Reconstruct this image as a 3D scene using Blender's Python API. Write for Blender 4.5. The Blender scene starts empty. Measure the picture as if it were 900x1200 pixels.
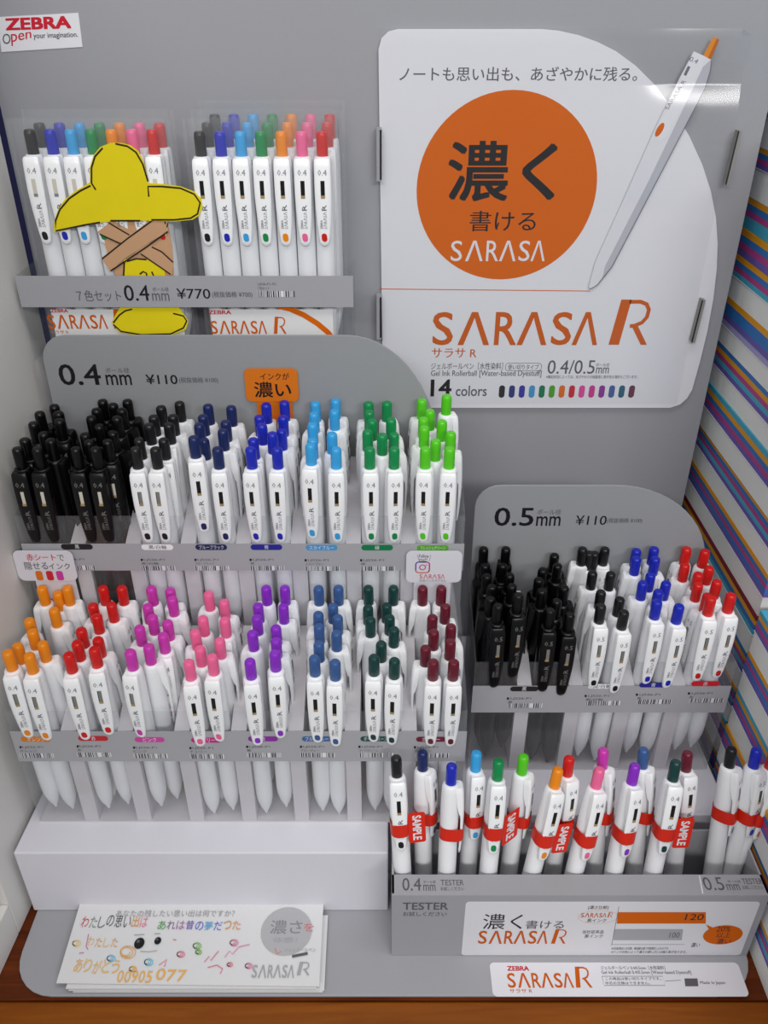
import bpy, math, random
from mathutils import Vector, Matrix, Quaternion

random.seed(11)
SC = bpy.context.scene
COL = SC.collection
PI = math.pi

# ------------------------------------------------------------------ camera, light, exposure
# All lengths below are millimetres measured from the camera point; Z0 lifts them so the counter top is z = 0.
Z0 = 488.0
MM = 0.001
FPX, PITCH = 990.0, math.radians(31.7)
CS, SN = math.cos(PITCH), math.sin(PITCH)

cam_d = bpy.data.cameras.new('camera')
cam_d.sensor_fit = 'VERTICAL'
cam_d.sensor_height = 24.0
cam_d.sensor_width = 18.0
cam_d.lens = FPX / 1200.0 * 24.0
cam_d.clip_start = 0.01
cam_d.clip_end = 30
cam = bpy.data.objects.new('camera', cam_d)
COL.objects.link(cam)
cam.location = (0, 0, Z0 * MM)
cam.rotation_euler = (PI / 2 - PITCH, 0, 0)
SC.camera = cam

SC.view_settings.view_transform = 'Standard'
SC.view_settings.look = 'None'
SC.view_settings.gamma = 1
SC.view_settings.use_curve_mapping = False
SC.view_settings.exposure = 0.0
SC.cycles.transparent_max_bounces = 32
SC.cycles.max_bounces = 8

wd = bpy.data.worlds.new('shop_light')
SC.world = wd
wd.use_nodes = True
wd.node_tree.nodes['Background'].inputs['Color'].default_value = (0.93, 0.97, 1.0, 1)
wd.node_tree.nodes['Background'].inputs['Strength'].default_value = 0.25

def shop_lamp(x, y, z, lx, ly, power, aim=(0.0, 0.42, 0.2)):
    l = bpy.data.lights.new('shop_lamp', 'AREA')
    l.shape = 'RECTANGLE'
    l.size, l.size_y = lx, ly
    l.energy = power
    l.color = (1.0, 0.985, 0.97)
    o = bpy.data.objects.new('shop_lamp', l)
    COL.objects.link(o)
    o.location = (x, y, z)
    o.rotation_euler = (Vector(aim) - Vector((x, y, z))).to_track_quat('-Z', 'Y').to_euler()
    return o
# rows of fluorescent lamps down the shop, behind and above the customer
shop_lamp(-0.7, -2.0, 1.75, 1.3, 0.25, 18)
shop_lamp(0.9, -2.0, 1.60, 1.3, 0.25, 24)
shop_lamp(0.1, 0.1, 1.2, 1.2, 0.2, 4.6, (0.05, 0.42, 0.3))

# ------------------------------------------------------------------ materials
def lin(c):
    c = c.lstrip('#')
    out = []
    for i in (0, 2, 4):
        v = int(c[i:i + 2], 16) / 255
        out.append(v / 12.92 if v <= 0.04045 else ((v + 0.055) / 1.055) ** 2.4)
    return tuple(out)

_M = {}
def mat(name, hexc, rough=0.5, spec=0.4, noise=0.03, nscale=300.0, metal=0.0, coat=0.0):
    if name in _M: return _M[name]
    m = bpy.data.materials.new(name); m.use_nodes = True
    nt = m.node_tree; b = nt.nodes['Principled BSDF']
    b.inputs['Roughness'].default_value = rough
    b.inputs['Specular IOR Level'].default_value = spec
    b.inputs['Metallic'].default_value = metal
    b.inputs['Coat Weight'].default_value = coat
    r, g, bl = lin(hexc)
    if noise > 0:
        tc = nt.nodes.new('ShaderNodeTexCoord')
        n = nt.nodes.new('ShaderNodeTexNoise'); n.inputs['Scale'].default_value = nscale
        n.inputs['Detail'].default_value = 3
        mx = nt.nodes.new('ShaderNodeMix'); mx.data_type = 'RGBA'
        k = 1 - noise
        mx.inputs[6].default_value = (r * k, g * k, bl * k, 1)
        k = 1 + noise
        mx.inputs[7].default_value = (min(1, r * k), min(1, g * k), min(1, bl * k), 1)
        nt.links.new(tc.outputs['Object'], n.inputs['Vector'])
        nt.links.new(n.outputs['Fac'], mx.inputs[0])
        nt.links.new(mx.outputs[2], b.inputs['Base Color'])
    else:
        b.inputs['Base Color'].default_value = (r, g, bl, 1)
    _M[name] = m
    return m

def clear(name, haze=0.05, rough=0.06, tint=(0.97, 0.975, 0.98), base=0.035, edge=0.7):
    """thin clear plastic: see-through, a little milky, with a sheen that grows at grazing view"""
    if name in _M: return _M[name]
    m = bpy.data.materials.new(name); m.use_nodes = True
    nt = m.node_tree
    nt.nodes.remove(nt.nodes['Principled BSDF'])
    out = nt.nodes['Material Output']
    tr = nt.nodes.new('ShaderNodeBsdfTransparent'); tr.inputs['Color'].default_value = (*tint, 1)
    df = nt.nodes.new('ShaderNodeBsdfDiffuse'); df.inputs['Color'].default_value = (0.8, 0.81, 0.83, 1)
    gl = nt.nodes.new('ShaderNodeBsdfGlossy'); gl.inputs['Roughness'].default_value = rough
    m1 = nt.nodes.new('ShaderNodeMixShader'); m1.inputs[0].default_value = haze
    nt.links.new(tr.outputs[0], m1.inputs[1]); nt.links.new(df.outputs[0], m1.inputs[2])
    lw = nt.nodes.new('ShaderNodeLayerWeight'); lw.inputs['Blend'].default_value = 0.5
    pw = nt.nodes.new('ShaderNodeMath'); pw.operation = 'POWER'; pw.inputs[1].default_value = 4.0
    nt.links.new(lw.outputs['Facing'], pw.inputs[0])
    ma = nt.nodes.new('ShaderNodeMath'); ma.operation = 'MULTIPLY_ADD'
    ma.inputs[1].default_value = edge; ma.inputs[2].default_value = base
    nt.links.new(pw.outputs[0], ma.inputs[0])
    m2 = nt.nodes.new('ShaderNodeMixShader')
    nt.links.new(ma.outputs[0], m2.inputs[0])
    nt.links.new(m1.outputs[0], m2.inputs[1]); nt.links.new(gl.outputs[0], m2.inputs[2])
    nt.links.new(m2.outputs[0], out.inputs['Surface'])
    _M[name] = m
    return m

def wood(name, c1, c2, rough=0.35):
    if name in _M: return _M[name]
    m = bpy.data.materials.new(name); m.use_nodes = True
    nt = m.node_tree; b = nt.nodes['Principled BSDF']
    b.inputs['Roughness'].default_value = rough; b.inputs['Specular IOR Level'].default_value = 0.15
    tc = nt.nodes.new('ShaderNodeTexCoord')
    mp = nt.nodes.new('ShaderNodeMapping'); mp.inputs['Scale'].default_value = (6, 90, 90)
    n = nt.nodes.new('ShaderNodeTexNoise'); n.inputs['Scale'].default_value = 2.2; n.inputs['Detail'].default_value = 7
    n.inputs['Distortion'].default_value = 0.8
    cr = nt.nodes.new('ShaderNodeValToRGB')
    cr.color_ramp.elements[0].position = 0.3; cr.color_ramp.elements[0].color = (*lin(c1), 1)
    cr.color_ramp.elements[1].position = 0.72; cr.color_ramp.elements[1].color = (*lin(c2), 1)
    nt.links.new(tc.outputs['Object'], mp.inputs['Vector']); nt.links.new(mp.outputs[0], n.inputs['Vector'])
    nt.links.new(n.outputs['Fac'], cr.inputs[0]); nt.links.new(cr.outputs[0], b.inputs['Base Color'])
    _M[name] = m
    return m

GREY = mat('grey_card', '#a3a3a8', 0.55, 0.35, 0.02, 500)
GREYB = mat('grey_board', '#9b9ca1', 0.5, 0.35, 0.02, 500)
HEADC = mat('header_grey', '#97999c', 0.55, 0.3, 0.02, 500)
STRIPG = mat('grey_strip', '#a9a9ae', 0.5, 0.35, 0.015, 500)
WHITE = mat('white_card', '#dcdbe3', 0.6, 0.3, 0.012, 250)
DIVID = mat('divider_card', '#d8d4d8', 0.65, 0.25, 0.02, 300)
PANEL = mat('white_panel', '#dedcd9', 0.5, 0.35, 0.015, 40)
PAPER = mat('paper', '#dfdfe0', 0.6, 0.25, 0.01, 200)
PRINTW = mat('print_white', '#e2e2e7', 0.5, 0.3, 0.0)
INK = mat('ink_black', '#18161a', 0.5, 0.3, 0.0)
INKG = mat('ink_grey', '#5d5d62', 0.5, 0.3, 0.0)
INKL = mat('ink_pale', '#a9a9ad', 0.5, 0.3, 0.0)
ORANGE = mat('ink_orange', '#d66406', 0.6, 0.1, 0.0)
LOGO = mat('ink_rust', '#c95c14', 0.6, 0.1, 0.0)
REDI = mat('ink_red', '#c81830', 0.5, 0.3, 0.0)
NAVY = mat('navy_wall', '#23234a', 0.7, 0.2, 0.05, 30)
ACRYL = clear('clear_acrylic', 0.012, 0.13, base=0.035, edge=0.4)
RACKC = clear('clear_rack', 0.035, 0.12, edge=0.3)
POUCH = clear('clear_pouch', 0.05, 0.14, base=0.025, edge=0.15)
WOODT = wood('counter_wood', '#4a1f0a', '#6e3210')
WOODF = wood('nosing_wood', '#743a04', '#8a4a08', 0.6)
YELLOW = mat('yellow_paper', '#e2cf14', 0.65, 0.2, 0.06, 60)
TAN = mat('tan_paper', '#c49a76', 0.65, 0.2, 0.04, 60)
DARK = mat('dark_slit', '#2b2b2e', 0.6, 0.2, 0.0)

# ------------------------------------------------------------------ geometry helpers
class MB:
    def __init__(s): s.v = []; s.f = []; s.m = []; s.mats = []
    def mi(s, m):
        if m is None: return 0
        if m not in s.mats: s.mats.append(m)
        return s.mats.index(m)
    def add(s, vs, fs, m=None):
        o = len(s.v); s.v += [tuple(p) for p in vs]; k = s.mi(m)
        for f in fs: s.f.append(tuple(i + o for i in f)); s.m.append(k)
    def box(s, x0, y0, z0, x1, y1, z1, m=None):
        vs = [(x, y, z) for z in (z0, z1) for y in (y0, y1) for x in (x0, x1)]
        s.add(vs, [(0, 2, 3, 1), (4, 5, 7, 6), (0, 1, 5, 4), (2, 6, 7, 3), (0, 4, 6, 2), (1, 3, 7, 5)], m)
    def prism(s, lo, hi, m=None):
        n = len(lo)
        fs = [tuple(range(n)), tuple(range(2 * n - 1, n - 1, -1))]
        fs += [(i, i + n, (i + 1) % n + n, (i + 1) % n) for i in range(n)]
        s.add(list(lo) + list(hi), fs, m)
    def rings(s, R, m=None, cap0=True, cap1=True):
        n = len(R[0]); vs = [p for r in R for p in r]; fs = []
        for k in range(len(R) - 1):
            for i in range(n):
                j = (i + 1) % n
                fs.append((k * n + i, k * n + j, (k + 1) * n + j, (k + 1) * n + i))
        if cap0: fs.append(tuple(range(n - 1, -1, -1)))
        if cap1: fs.append(tuple(range((len(R) - 1) * n, len(R) * n)))
        s.add(vs, fs, m)
    def lathe(s, prof, n=22, m=None, cx=0, cy=0):
        s.rings([[(cx + r * math.cos(2 * PI * i / n), cy + r * math.sin(2 * PI * i / n), z) for i in range(n)] for r, z in prof], m)
    def drop(s):
        s.v = [(x, y, z - 5.0 if z > 30 else z) for x, y, z in s.v]; return s
    def mesh(s, name, base=(0, 0, 0), m=None, smooth=False):
        me = bpy.data.meshes.new(name)
        me.from_pydata([((p[0] - base[0]) * MM, (p[1] - base[1]) * MM, (p[2] - base[2]) * MM) for p in s.v], [], s.f)
        for mm in (s.mats or [m]): me.materials.append(mm)
        if len(s.mats) > 1: me.polygons.foreach_set('material_index', s.m)
        if smooth:
            me.polygons.foreach_set('use_smooth', [True] * len(me.polygons))
            try: me.set_sharp_from_angle(angle=math.radians(38))
            except Exception: pass
        me.update()
        return me

def link(name, data, parent=None):
    o = bpy.data.objects.new(name, data); COL.objects.link(o)
    if parent is not None: o.parent = parent
    return o
def tag(o, label=None, cat=None, group=None, kind=None):
    if label: o['label'] = label
    if cat: o['category'] = cat
    if group: o['group'] = group
    if kind: o['kind'] = kind
    return o
BASE = {}
def thing(name, base, label, cat, group=None):
    o = link(name, None)
    o.location = (base[0] * MM, base[1] * MM, (base[2] + Z0) * MM)
    o.empty_display_size = 0.01
    BASE[o.name] = base
    return tag(o, label, cat, group)
def rootbase(o):
    while o.parent is not None: o = o.parent
    return BASE[o.name]
def part(name, mb, m, parent, smooth=False, bevel=0):
    o = link(name, mb.mesh(name, rootbase(parent), m, smooth), parent)
    if bevel: bev(o, bevel)
    return o
def solid(name, mb, m, base, smooth=False, bevel=0):
    """a thing (or piece of the setting) that is one mesh"""
    o = link(name, mb.mesh(name, base, m, smooth))
    o.location = (base[0] * MM, base[1] * MM, (base[2] + Z0) * MM)
    BASE[o.name] = base
    if bevel: bev(o, bevel)
    return o
def bev(o, w, seg=2):
    b = o.modifiers.new('edge', 'BEVEL'); b.width = w * MM; b.segments = seg; b.limit_method = 'ANGLE'; b.angle_limit = math.radians(50)

# flat working planes of the place: 'Y' an upright face at depth d (facing the customer), 'Z' a level face at height d
def ray(u, v):
    a = (u - 450) / FPX; b = (600 - v) / FPX
    return a, CS + b * SN, -SN + b * CS
class Plane:
    def __init__(s, axis, d): s.axis = axis; s.d = d
    def pt(s, u, v):
        x, y, z = ray(u, v)
        if s.axis == 'Y': t = s.d / y; return (x * t, z * t)
        t = s.d / z; return (x * t, y * t)
    def at(s, a, b, h=0.0):
        return (a, s.d - h, b) if s.axis == 'Y' else (a, b, s.d + h)
    def rect(s, u0, v0, u1, v1):
        x0, b0 = s.pt(u0, v1); x1, _ = s.pt(u1, v1); _, b1 = s.pt((u0 + u1) / 2, v0)
        return [(x0, b1), (x1, b1), (x1, b0), (x0, b0)]          # tl tr br bl
    def plate(s, mb, outline, h0, h1, m=None):
        mb.prism([s.at(a, b, h0) for a, b in outline], [s.at(a, b, h1) for a, b in outline], m)

def rrect(x0, y0, x1, y1, r, n=6):
    if not isinstance(r, (tuple, list)): r = (r, r, r, r)          # bl br tr tl
    out = []
    for (cx, cy, a0, rr) in ((x0 + r[0], y0 + r[0], PI, r[0]), (x1 - r[1], y0 + r[1], 1.5 * PI, r[1]), (x1 - r[2], y1 - r[2], 0, r[2]), (x0 + r[3], y1 - r[3], 0.5 * PI, r[3])):
        for i in range(n + 1):
            a = a0 + i / n * PI / 2
            out.append((cx + rr * math.cos(a), cy + rr * math.sin(a)))
    return out
def ellipse(cx, cy, rx, ry, n=40): return [(cx + rx * math.cos(2 * PI * i / n), cy + ry * math.sin(2 * PI * i / n)) for i in range(n)]

_T = {}
def glyphs(s, bold=0.0, res=3):
    """outline text as flat faces in a unit box"""
    k = (s, bold, res)
    if k in _T: return _T[k]
    cu = bpy.data.curves.new('t', 'FONT'); cu.body = s; cu.size = 1; cu.resolution_u = res
    cu.offset = bold; cu.fill_mode = 'FRONT'
    o = bpy.data.objects.new('t', cu); COL.objects.link(o)
    dg = bpy.context.evaluated_depsgraph_get()
    me = bpy.data.meshes.new_from_object(o.evaluated_get(dg))
    vs = [(v.co.x, v.co.y) for v in me.vertices]; fs = [tuple(p.vertices) for p in me.polygons]
    bpy.data.objects.remove(o); bpy.data.curves.remove(cu); bpy.data.meshes.remove(me)
    if vs:
        x0 = min(p[0] for p in vs); x1 = max(p[0] for p in vs); y0 = min(p[1] for p in vs); y1 = max(p[1] for p in vs)
        vs = [((p[0] - x0) / (x1 - x0 + 1e-9), (p[1] - y0) / (y1 - y0 + 1e-9)) for p in vs]
        asp = (x1 - x0) / (y1 - y0 + 1e-9)
    else: asp = 1
    _T[k] = (vs, fs, asp)
    return _T[k]

class Ink:
    """printing on a plane"""
    def __init__(s, plane, h=0.08): s.p = plane; s.h = h; s.mb = MB()
    def quad(s, txt, q, m, bold=0.008, h=None, rot=0):
        vs, fs, asp = glyphs(txt)
        tl, tr, br, bl = q; h = s.h if h is None else h
        offs = [(0, 0)]                                            # heavier weights: the outline struck again beside itself
        if bold > 0.011: offs = [(-1, -1), (1, -1), (0, 0), (1, 1), (-1, 1)]
        elif bold > 0.003: offs = [(-1, 0), (1, 0)]
        for n_, (ox, oy) in enumerate(offs):
            s._strike(vs, fs, q, m, h + n_ * 0.004, rot, ox * bold * 1.1 / asp, oy * bold * 0.9)
    def _strike(s, vs, fs, q, m, h, rot, ox, oy):
        tl, tr, br, bl = q; out = []
        for a, b in vs:
            a += ox; b += oy
            if rot == 1: a, b = 1 - b, a       # reads upwards
            elif rot == -1: a, b = b, 1 - a    # reads downwards
            x = (bl[0] * (1 - a) + br[0] * a) * (1 - b) + (tl[0] * (1 - a) + tr[0] * a) * b
            y = (bl[1] * (1 - a) + br[1] * a) * (1 - b) + (tl[1] * (1 - a) + tr[1] * a) * b
            out.append(s.p.at(x, y, h))
        s.mb.add(out, fs, m)
    def text(s, txt, u0, v0, u1, v1, m, bold=0.008, h=None): s.quad(txt, s.p.rect(u0, v0, u1, v1), m, bold, h)
    def ptext(s, txt, corners, m, bold=0.008, h=None, rot=0): s.quad(txt, [s.p.pt(*c) for c in corners], m, bold, h, rot)
    def poly(s, outline, m, h=None):
        h = s.h if h is None else h
        s.mb.add([s.p.at(a, b, h) for a, b in outline], [tuple(range(len(outline)))], m)
    def pix(s, pts, m, h=None): s.poly([s.p.pt(*c) for c in pts], m, h)
    def pill(s, u0, v0, u1, v1, m, h=None, r=None):
        q = s.p.rect(u0, v0, u1, v1); x0, y0 = q[3]; x1, y1 = q[1]
        s.poly(rrect(x0, y0, x1, y1, r or min(x1 - x0, y1 - y0) * 0.49), m, h)
    def line(s, pts, w, m, h=None, px=True):
        P = [Vector(s.p.pt(*c)) for c in pts] if px else [Vector(c) for c in pts]
        h = s.h if h is None else h
        L = []; R = []
        for i, p in enumerate(P):
            d = (P[min(i + 1, len(P) - 1)] - P[max(i - 1, 0)])
            d = d.normalized() if d.length > 1e-9 else Vector((1, 0))
            n = Vector((-d.y, d.x)) * w / 2
            L.append(s.p.at(*(p + n), h)); R.append(s.p.at(*(p - n), h))
        n = len(P)
        s.mb.add(L + R, [(i, i + 1, n + i + 1, n + i) for i in range(n - 1)], m)
    def barcode(s, u0, v0, u1, v1, seed, h=None):
        q = s.p.rect(u0, v0, u1, v1); x0, y0 = q[3]; x1, y1 = q[1]
        s.poly([(x0, y0), (x1, y0), (x1, y1), (x0, y1)], PRINTW, (h or s.h))
        r = random.Random(seed); x = x0 + 0.3
        while x < x1 - 0.6:
            w = r.choice((0.25, 0.25, 0.5, 0.7))
            if not (0.62 < (x - x0) / (x1 - x0) < 0.7):
                s.poly([(x, y0), (x + w, y0), (x + w, y1), (x, y1)], INK, (h or s.h) + 0.05)
            x += w + r.choice((0.25, 0.4, 0.6))
    def logo(s, u0, v0, u1, v1, m, bold=0.012, h=None):
        """wide word of six letters whose A has no crossbar"""
        q = s.p.rect(u0, v0, u1, v1); x0, y0 = q[3]; x1, y1 = q[1]
        W = x1 - x0; cuts = [(0.0, 0.118, 'S'), (0.155, 0.34, 'Λ'), (0.375, 0.505, 'R'), (0.515, 0.69, 'Λ'), (0.72, 0.835, 'S'), (0.85, 1.0, 'Λ')]
        for a, b, c in cuts:
            X0, X1 = x0 + a * W, x0 + b * W
            s.quad(c, [(X0, y1), (X1, y1), (X1, y0), (X0, y0)], m, bold, h)
    def bigR(s, u0, v0, u1, v1, m, h=None):
        q = s.p.rect(u0, v0, u1, v1); x0, y0 = q[3]; x1, y1 = q[1]; W = x1 - x0; H = y1 - y0
        P = lambda a, b: (x0 + a * W, y0 + b * H)
        s.poly([P(0, 0), P(0.27, 0), P(0.42, 1), P(0.16, 1)], m, h)
        s.line([P(0.38, 0.95), P(0.65, 0.955), P(0.82, 0.9), P(0.9, 0.78), P(0.88, 0.62), P(0.78, 0.5), P(0.6, 0.43), P(0.48, 0.42)], 0.1 * W, m, h, px=False)
        s.poly([P(0.52, 0.43), P(0.68, 0.43), P(1.0, 0), P(0.84, 0)], m, (h or s.h) + 0.02)
    def build(s, name, parent): return part(name, s.mb, None, parent)

# ------------------------------------------------------------------ the setting
COUNTER = -488.0
def wall_left():
    # white side panel, a little splayed, with a recessed field in its front lower part
    a = Vector((-209.0, 500)); b = Vector((-223.5, 274)); d = (b - a).normalized(); n = Vector((d.y, -d.x))  # n points away from the display
    if n.x > 0: n = -n
    def pr(mb, s0, s1, o0, o1, z0, z1):
        P = [a + d * s + n * o for s, o in ((s0, o0), (s1, o0), (s1, o1), (s0, o1))]
        mb.prism([(p.x, p.y, z0) for p in P], [(p.x, p.y, z1) for p in P])
    mb = MB()
    pr(mb, 0, 198, 0, 14, COUNTER + 0.2, 90)
    pr(mb, 198, 540, 0, 14, COUNTER + 0.2, -459)
    pr(mb, 198, 540, 4, 14, -459, 90)
    o = solid('wall_left', mb, PANEL, (-216, 380, COUNTER), bevel=0.8)
    tag(o, 'white side panel to the left of the pen display', kind='structure')
wall_left()
mb = MB(); mb.box(-700, 660, COUNTER, 900, 670, 400)
tag(solid('wall_back', mb, NAVY, (0, 660, COUNTER)), 'dark wall behind the display', kind='structure')

t = thing('wooden_counter', (0, 400, COUNTER), 'reddish brown varnished wooden counter carrying the whole display', 'counter')
mb = MB(); mb.box(-600, 262.5, COUNTER - 22, 700, 655, COUNTER); part('counter_top', mb, WOODT, t)
mb = MB()
prof = [(262.3, -510), (262.3, -488.6), (259.5, -489.2), (250, -493), (243, -499), (240, -510)]
mb.prism([(-600, y, z) for y, z in prof], [(700, y, z) for y, z in prof]); part('front_nosing', mb, WOODF, t, bevel=1.2)

# ------------------------------------------------------------------ cardboard display: base, steps, back board
BT = -486.0     # top of the base plate
mb = MB()
base_out = [(-207.5, 514), (-215.2, 330)]
r = 26
for i in range(8):
    a = PI + i / 7 * PI / 2; base_out.append((-215.2 + r + r * math.cos(a), 264 + r + r * math.sin(a)))
for i in range(8):
    a = 1.5 * PI + i / 7 * PI / 2; base_out.append((215 - r + r * math.cos(a), 264 + r + r * math.sin(a)))
base_out.append((215, 514))
mb.prism([(x, y, COUNTER + 0.1) for x, y in base_out], [(x, y, BT) for x, y in base_out])
tag(solid('display_base', mb, GREY, (0, 390, COUNTER), bevel=0.5), 'flat grey base board with rounded front corners lying on the wooden counter', 'base board')

RT = -430.0     # riser top
mb = MB()
riser_out = [(-217.3, 316), (2.5, 316), (2.5, 343), (212, 343), (212, 512), (-207.8, 512)]
mb.prism([(x, y, BT + 0.1) for x, y in riser_out], [(x, y, RT) for x, y in riser_out])
tag(solid('white_riser', mb, WHITE, (0, 420, BT), bevel=0.9), 'long white cardboard plinth under the lower pen rack', 'plinth')
UT = -336.5
mb = MB(); mb.box(-208.5, 405.5, RT + 0.1, 46, 473, UT)
tag(solid('step_riser', mb, WHITE, (-80, 440, RT), bevel=0.6), 'white cardboard step under the upper pen rack', 'step')
ST = -187.8
mb = MB(); mb.box(-199, 474.6, RT + 0.1, -16, 511.5, ST)
tag(solid('tall_riser', mb, WHITE, (-110, 493, RT), bevel=0.6), 'tall white cardboard step behind the upper rack, carrying the pen sets', 'step')
mb = MB(); mb.box(-212, 515, RT - 55.9, 212.5, 518, 44)
tag(solid('back_board', mb, GREYB, (0, 516, BT)), 'large plain grey card back board of the pen display', 'back board')

# maker's sticker on the board
PB = Plane('Y', 515.0)
t = thing('maker_sticker', (-190, 515, -10), 'small white sticker with red lettering at the upper left of the grey board', 'sticker')
stk = [(-3, 20), (92, 15), (97, 55), (2, 61)]
mb = MB(); PB.plate(mb, [PB.pt(*c) for c in stk], 0.05, 0.35); part('sticker_sheet', mb, PRINTW, t)
k = Ink(PB, 0.45)
k.ptext('ZEBRA', [(7, 22), (82, 19), (83, 32.5), (8, 35)], REDI, 0.05)
k.ptext('O', [(3, 40), (12, 39), (13, 51), (4, 52)], INKG)
k.ptext('pen', [(13, 40), (37, 37), (37, 48), (14, 54)], REDI)
k.ptext('your imagination.', [(39, 39), (91, 37.5), (92, 45), (40, 47)], INK)
k.build('lettering', t)

# ------------------------------------------------------------------ poster and its acrylic cover
PP = Plane('Y', 512.8)
t = thing('poster', (95, 514, -231), 'white poster with a big orange disc and black Japanese lettering on the back board', 'poster')
out = [(443.5, 58), (447, 45), (455, 37), (466, 34), (635, 34), (655, 36), (678, 41), (700, 49), (722, 60), (745, 77), (768, 100), (790, 129), (808, 160), (823, 193), (833, 224), (839, 255), (841, 285), (840, 315), (836, 350), (829, 388), (820, 425), (811, 457), (805, 467), (797, 474), (785, 478), (449, 478)]
pl = [PP.pt(*c) for c in out]
mb = MB(); PP.plate(mb, pl, -1.6, 0.0); part('poster_sheet', mb, PRINTW, t)
k = Ink(PP, 0.1)
c = PP.pt(593.5, 222.5); rr = (PP.pt(699, 219)[0] - PP.pt(488, 219)[0]) / 2
k.poly(ellipse(c[0], c[1], rr, rr, 72), ORANGE, 0.06)
k.text('ノートも思い出も、あざやかに残る。', 468, 78, 746, 95, INKG, 0.006)
k.text('濃く', 525, 166, 648, 235, INK, 0.016, 0.12)
k.text('書ける', 550, 247, 627, 271, INK, 0.004, 0.12)
k.logo(528, 282, 638, 306, PRINTW, 0.004, 0.12)
k.line([(445, 338.5), (691, 341)], 0.5, ORANGE)
k.logo(507, 366, 699, 404, LOGO, 0.012)
k.bigR(713, 351, 758, 404, LOGO)
k.text('サラサ R', 506, 408, 558, 419, LOGO)
k.text('ジェルボールペン［水性染料］', 505, 425, 589, 433, INKG)
q = PP.rect(592, 425.5, 634, 434.5); k.line(rrect(q[3][0], q[3][1], q[1][0], q[1][1], 2.0) + [(q[3][0], q[3][1] + 2)], 0.3, INKG, px=False)
k.text('使い切りタイプ', 595, 427, 631, 433.3, INKG)
k.text('Gel Ink Rollerball [Water-based Dyestuff]', 505, 434, 634, 442.5, INKG)
k.text('0.4/0.5', 641, 422, 696, 438, INKG, 0.004)
k.text('mm', 698, 430.5, 713, 437.5, INKG); k.text('ボール径', 698, 425.5, 714, 429.5, INKG)
k.text('※筆記状況によっては、あざやかさの程度差に差が出る場合もございます。', 640, 439.5, 747, 443.5, INKG)
k.text('14', 505, 445, 528, 464, INK, 0.03); k.text('colors', 534, 452, 570, 464, INKG, 0.012)
for i, cc in enumerate(['#26262b', '#2f3a78', '#3334a0', '#3f94c8', '#16754f', '#4f9b2c', '#da6a1a', '#c7243a', '#d84a98', '#c63a8e', '#8a3494', '#4a5f9a', '#2f5f78', '#6a2d4a']):
    u = 587.5 + i * 11.65
    k.pill(u - 3.4, 451.5, u + 3.4, 466, mat('swatch_' + cc[1:], cc, 0.5, 0.3, 0))
k.build('lettering', t)
# printed picture of a slanting pen, on the poster and running out over the clear sheet
PA = Plane('Y', 511.6)
k = Ink(PA, 0.1)
GP = mat('print_pen_shade', '#b9b9c2', 0.5, 0.3, 0); GPM = mat('print_pen_body', '#dedee4', 0.5, 0.3, 0); GPD = mat('print_pen_line', '#6d6f78', 0.5, 0.3, 0)
OB = mat('print_button', '#e08618', 0.5, 0.3, 0); OBD = mat('print_button_dark', '#b9620e', 0.5, 0.3, 0)
k.pix([(836, 43), (842, 46), (832, 69), (824, 65)], OB, 0.1); k.pix([(840, 45), (843, 46.5), (833, 69.5), (829.5, 68)], OBD, 0.14)
k.pix([(813, 60), (833, 69), (832, 80), (826, 102), (716, 312), (700, 333), (692, 339), (690, 336), (698, 306), (738, 218), (768, 150), (796, 92)], GPM, 0.08)
k.pix([(833, 70), (832, 82), (826, 103), (716, 313), (706, 325), (709, 312), (760, 212), (806, 116), (824, 78)], GP, 0.12)
k.line([(834, 72), (832, 84), (826, 104), (717, 313), (700, 334), (691, 339)], 0.5, GPD, 0.13)
k.pix([(813, 61), (827, 67), (812, 104), (782, 158), (774, 166), (768, 162), (771, 148), (797, 94)], PRINTW, 0.16)
k.poly([(PA.pt(773, 152)[0] + x * math.cos(-0.42) - y * math.sin(-0.42), PA.pt(773, 152)[1] + x * math.sin(-0.42) + y * math.cos(-0.42)) for x, y in ellipse(0, 0, 1.7, 3.8)], ORANGE, 0.2)
k.ptext('0.4', [(810, 66), (819, 70), (816, 75), (807, 71)], GPD, 0, 0.2)
k.ptext('SARASA R', [(779, 127), (800, 93), (804, 95), (783, 129)], GPD, 0, 0.2)
k.pix([(806, 77), (809, 78.5), (804, 89), (801, 87.5)], GPD, 0.2)
k.build('pen_illustration', t)

t = thing('acrylic_cover', (95, 509, -231), 'clear acrylic sheet with glossy streaks standing in front of the poster', 'acrylic sheet')
mb = MB()
NX, NZ = 36, 72
X0, X1, ZA, ZB = -3.0, 192.5, -231.5, -17.0
def curl(x, z):
    a = max(0.0, min(1.0, (x - 60) / 90.0)); f = max(0.0, min(1.0, (z + 102) / 62.0))
    return -6.0 * a * a * math.sin(PI * f) - 3.0 * a * a * max(0.0, math.sin(PI * min(1.0, max(0.0, (z + 40) / 30.0)))) - 0.5 * math.sin((x * 1.3 + z) * 0.03) ** 2
vs = []
for h in (0.0, -0.5):
    for j in range(NZ + 1):
        for i in range(NX + 1):
            x = X0 + (X1 - X0) * i / NX; z = ZA + (ZB - ZA) * j / NZ
            if i == NX and j == NZ: x -= 4; z -= 4
            vs.append((x, 510.3 + h + curl(x, z) * 1.0, z))
fs = []; n1 = (NX + 1) * (NZ + 1)
for j in range(NZ):
    for i in range(NX):
        a = j * (NX + 1) + i
        fs.append((n1 + a, n1 + a + 1, n1 + a + NX + 2, n1 + a + NX + 1))
mb.add(vs[:], fs)
o = part('cover_sheet', mb, ACRYL, t, smooth=True)
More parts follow.
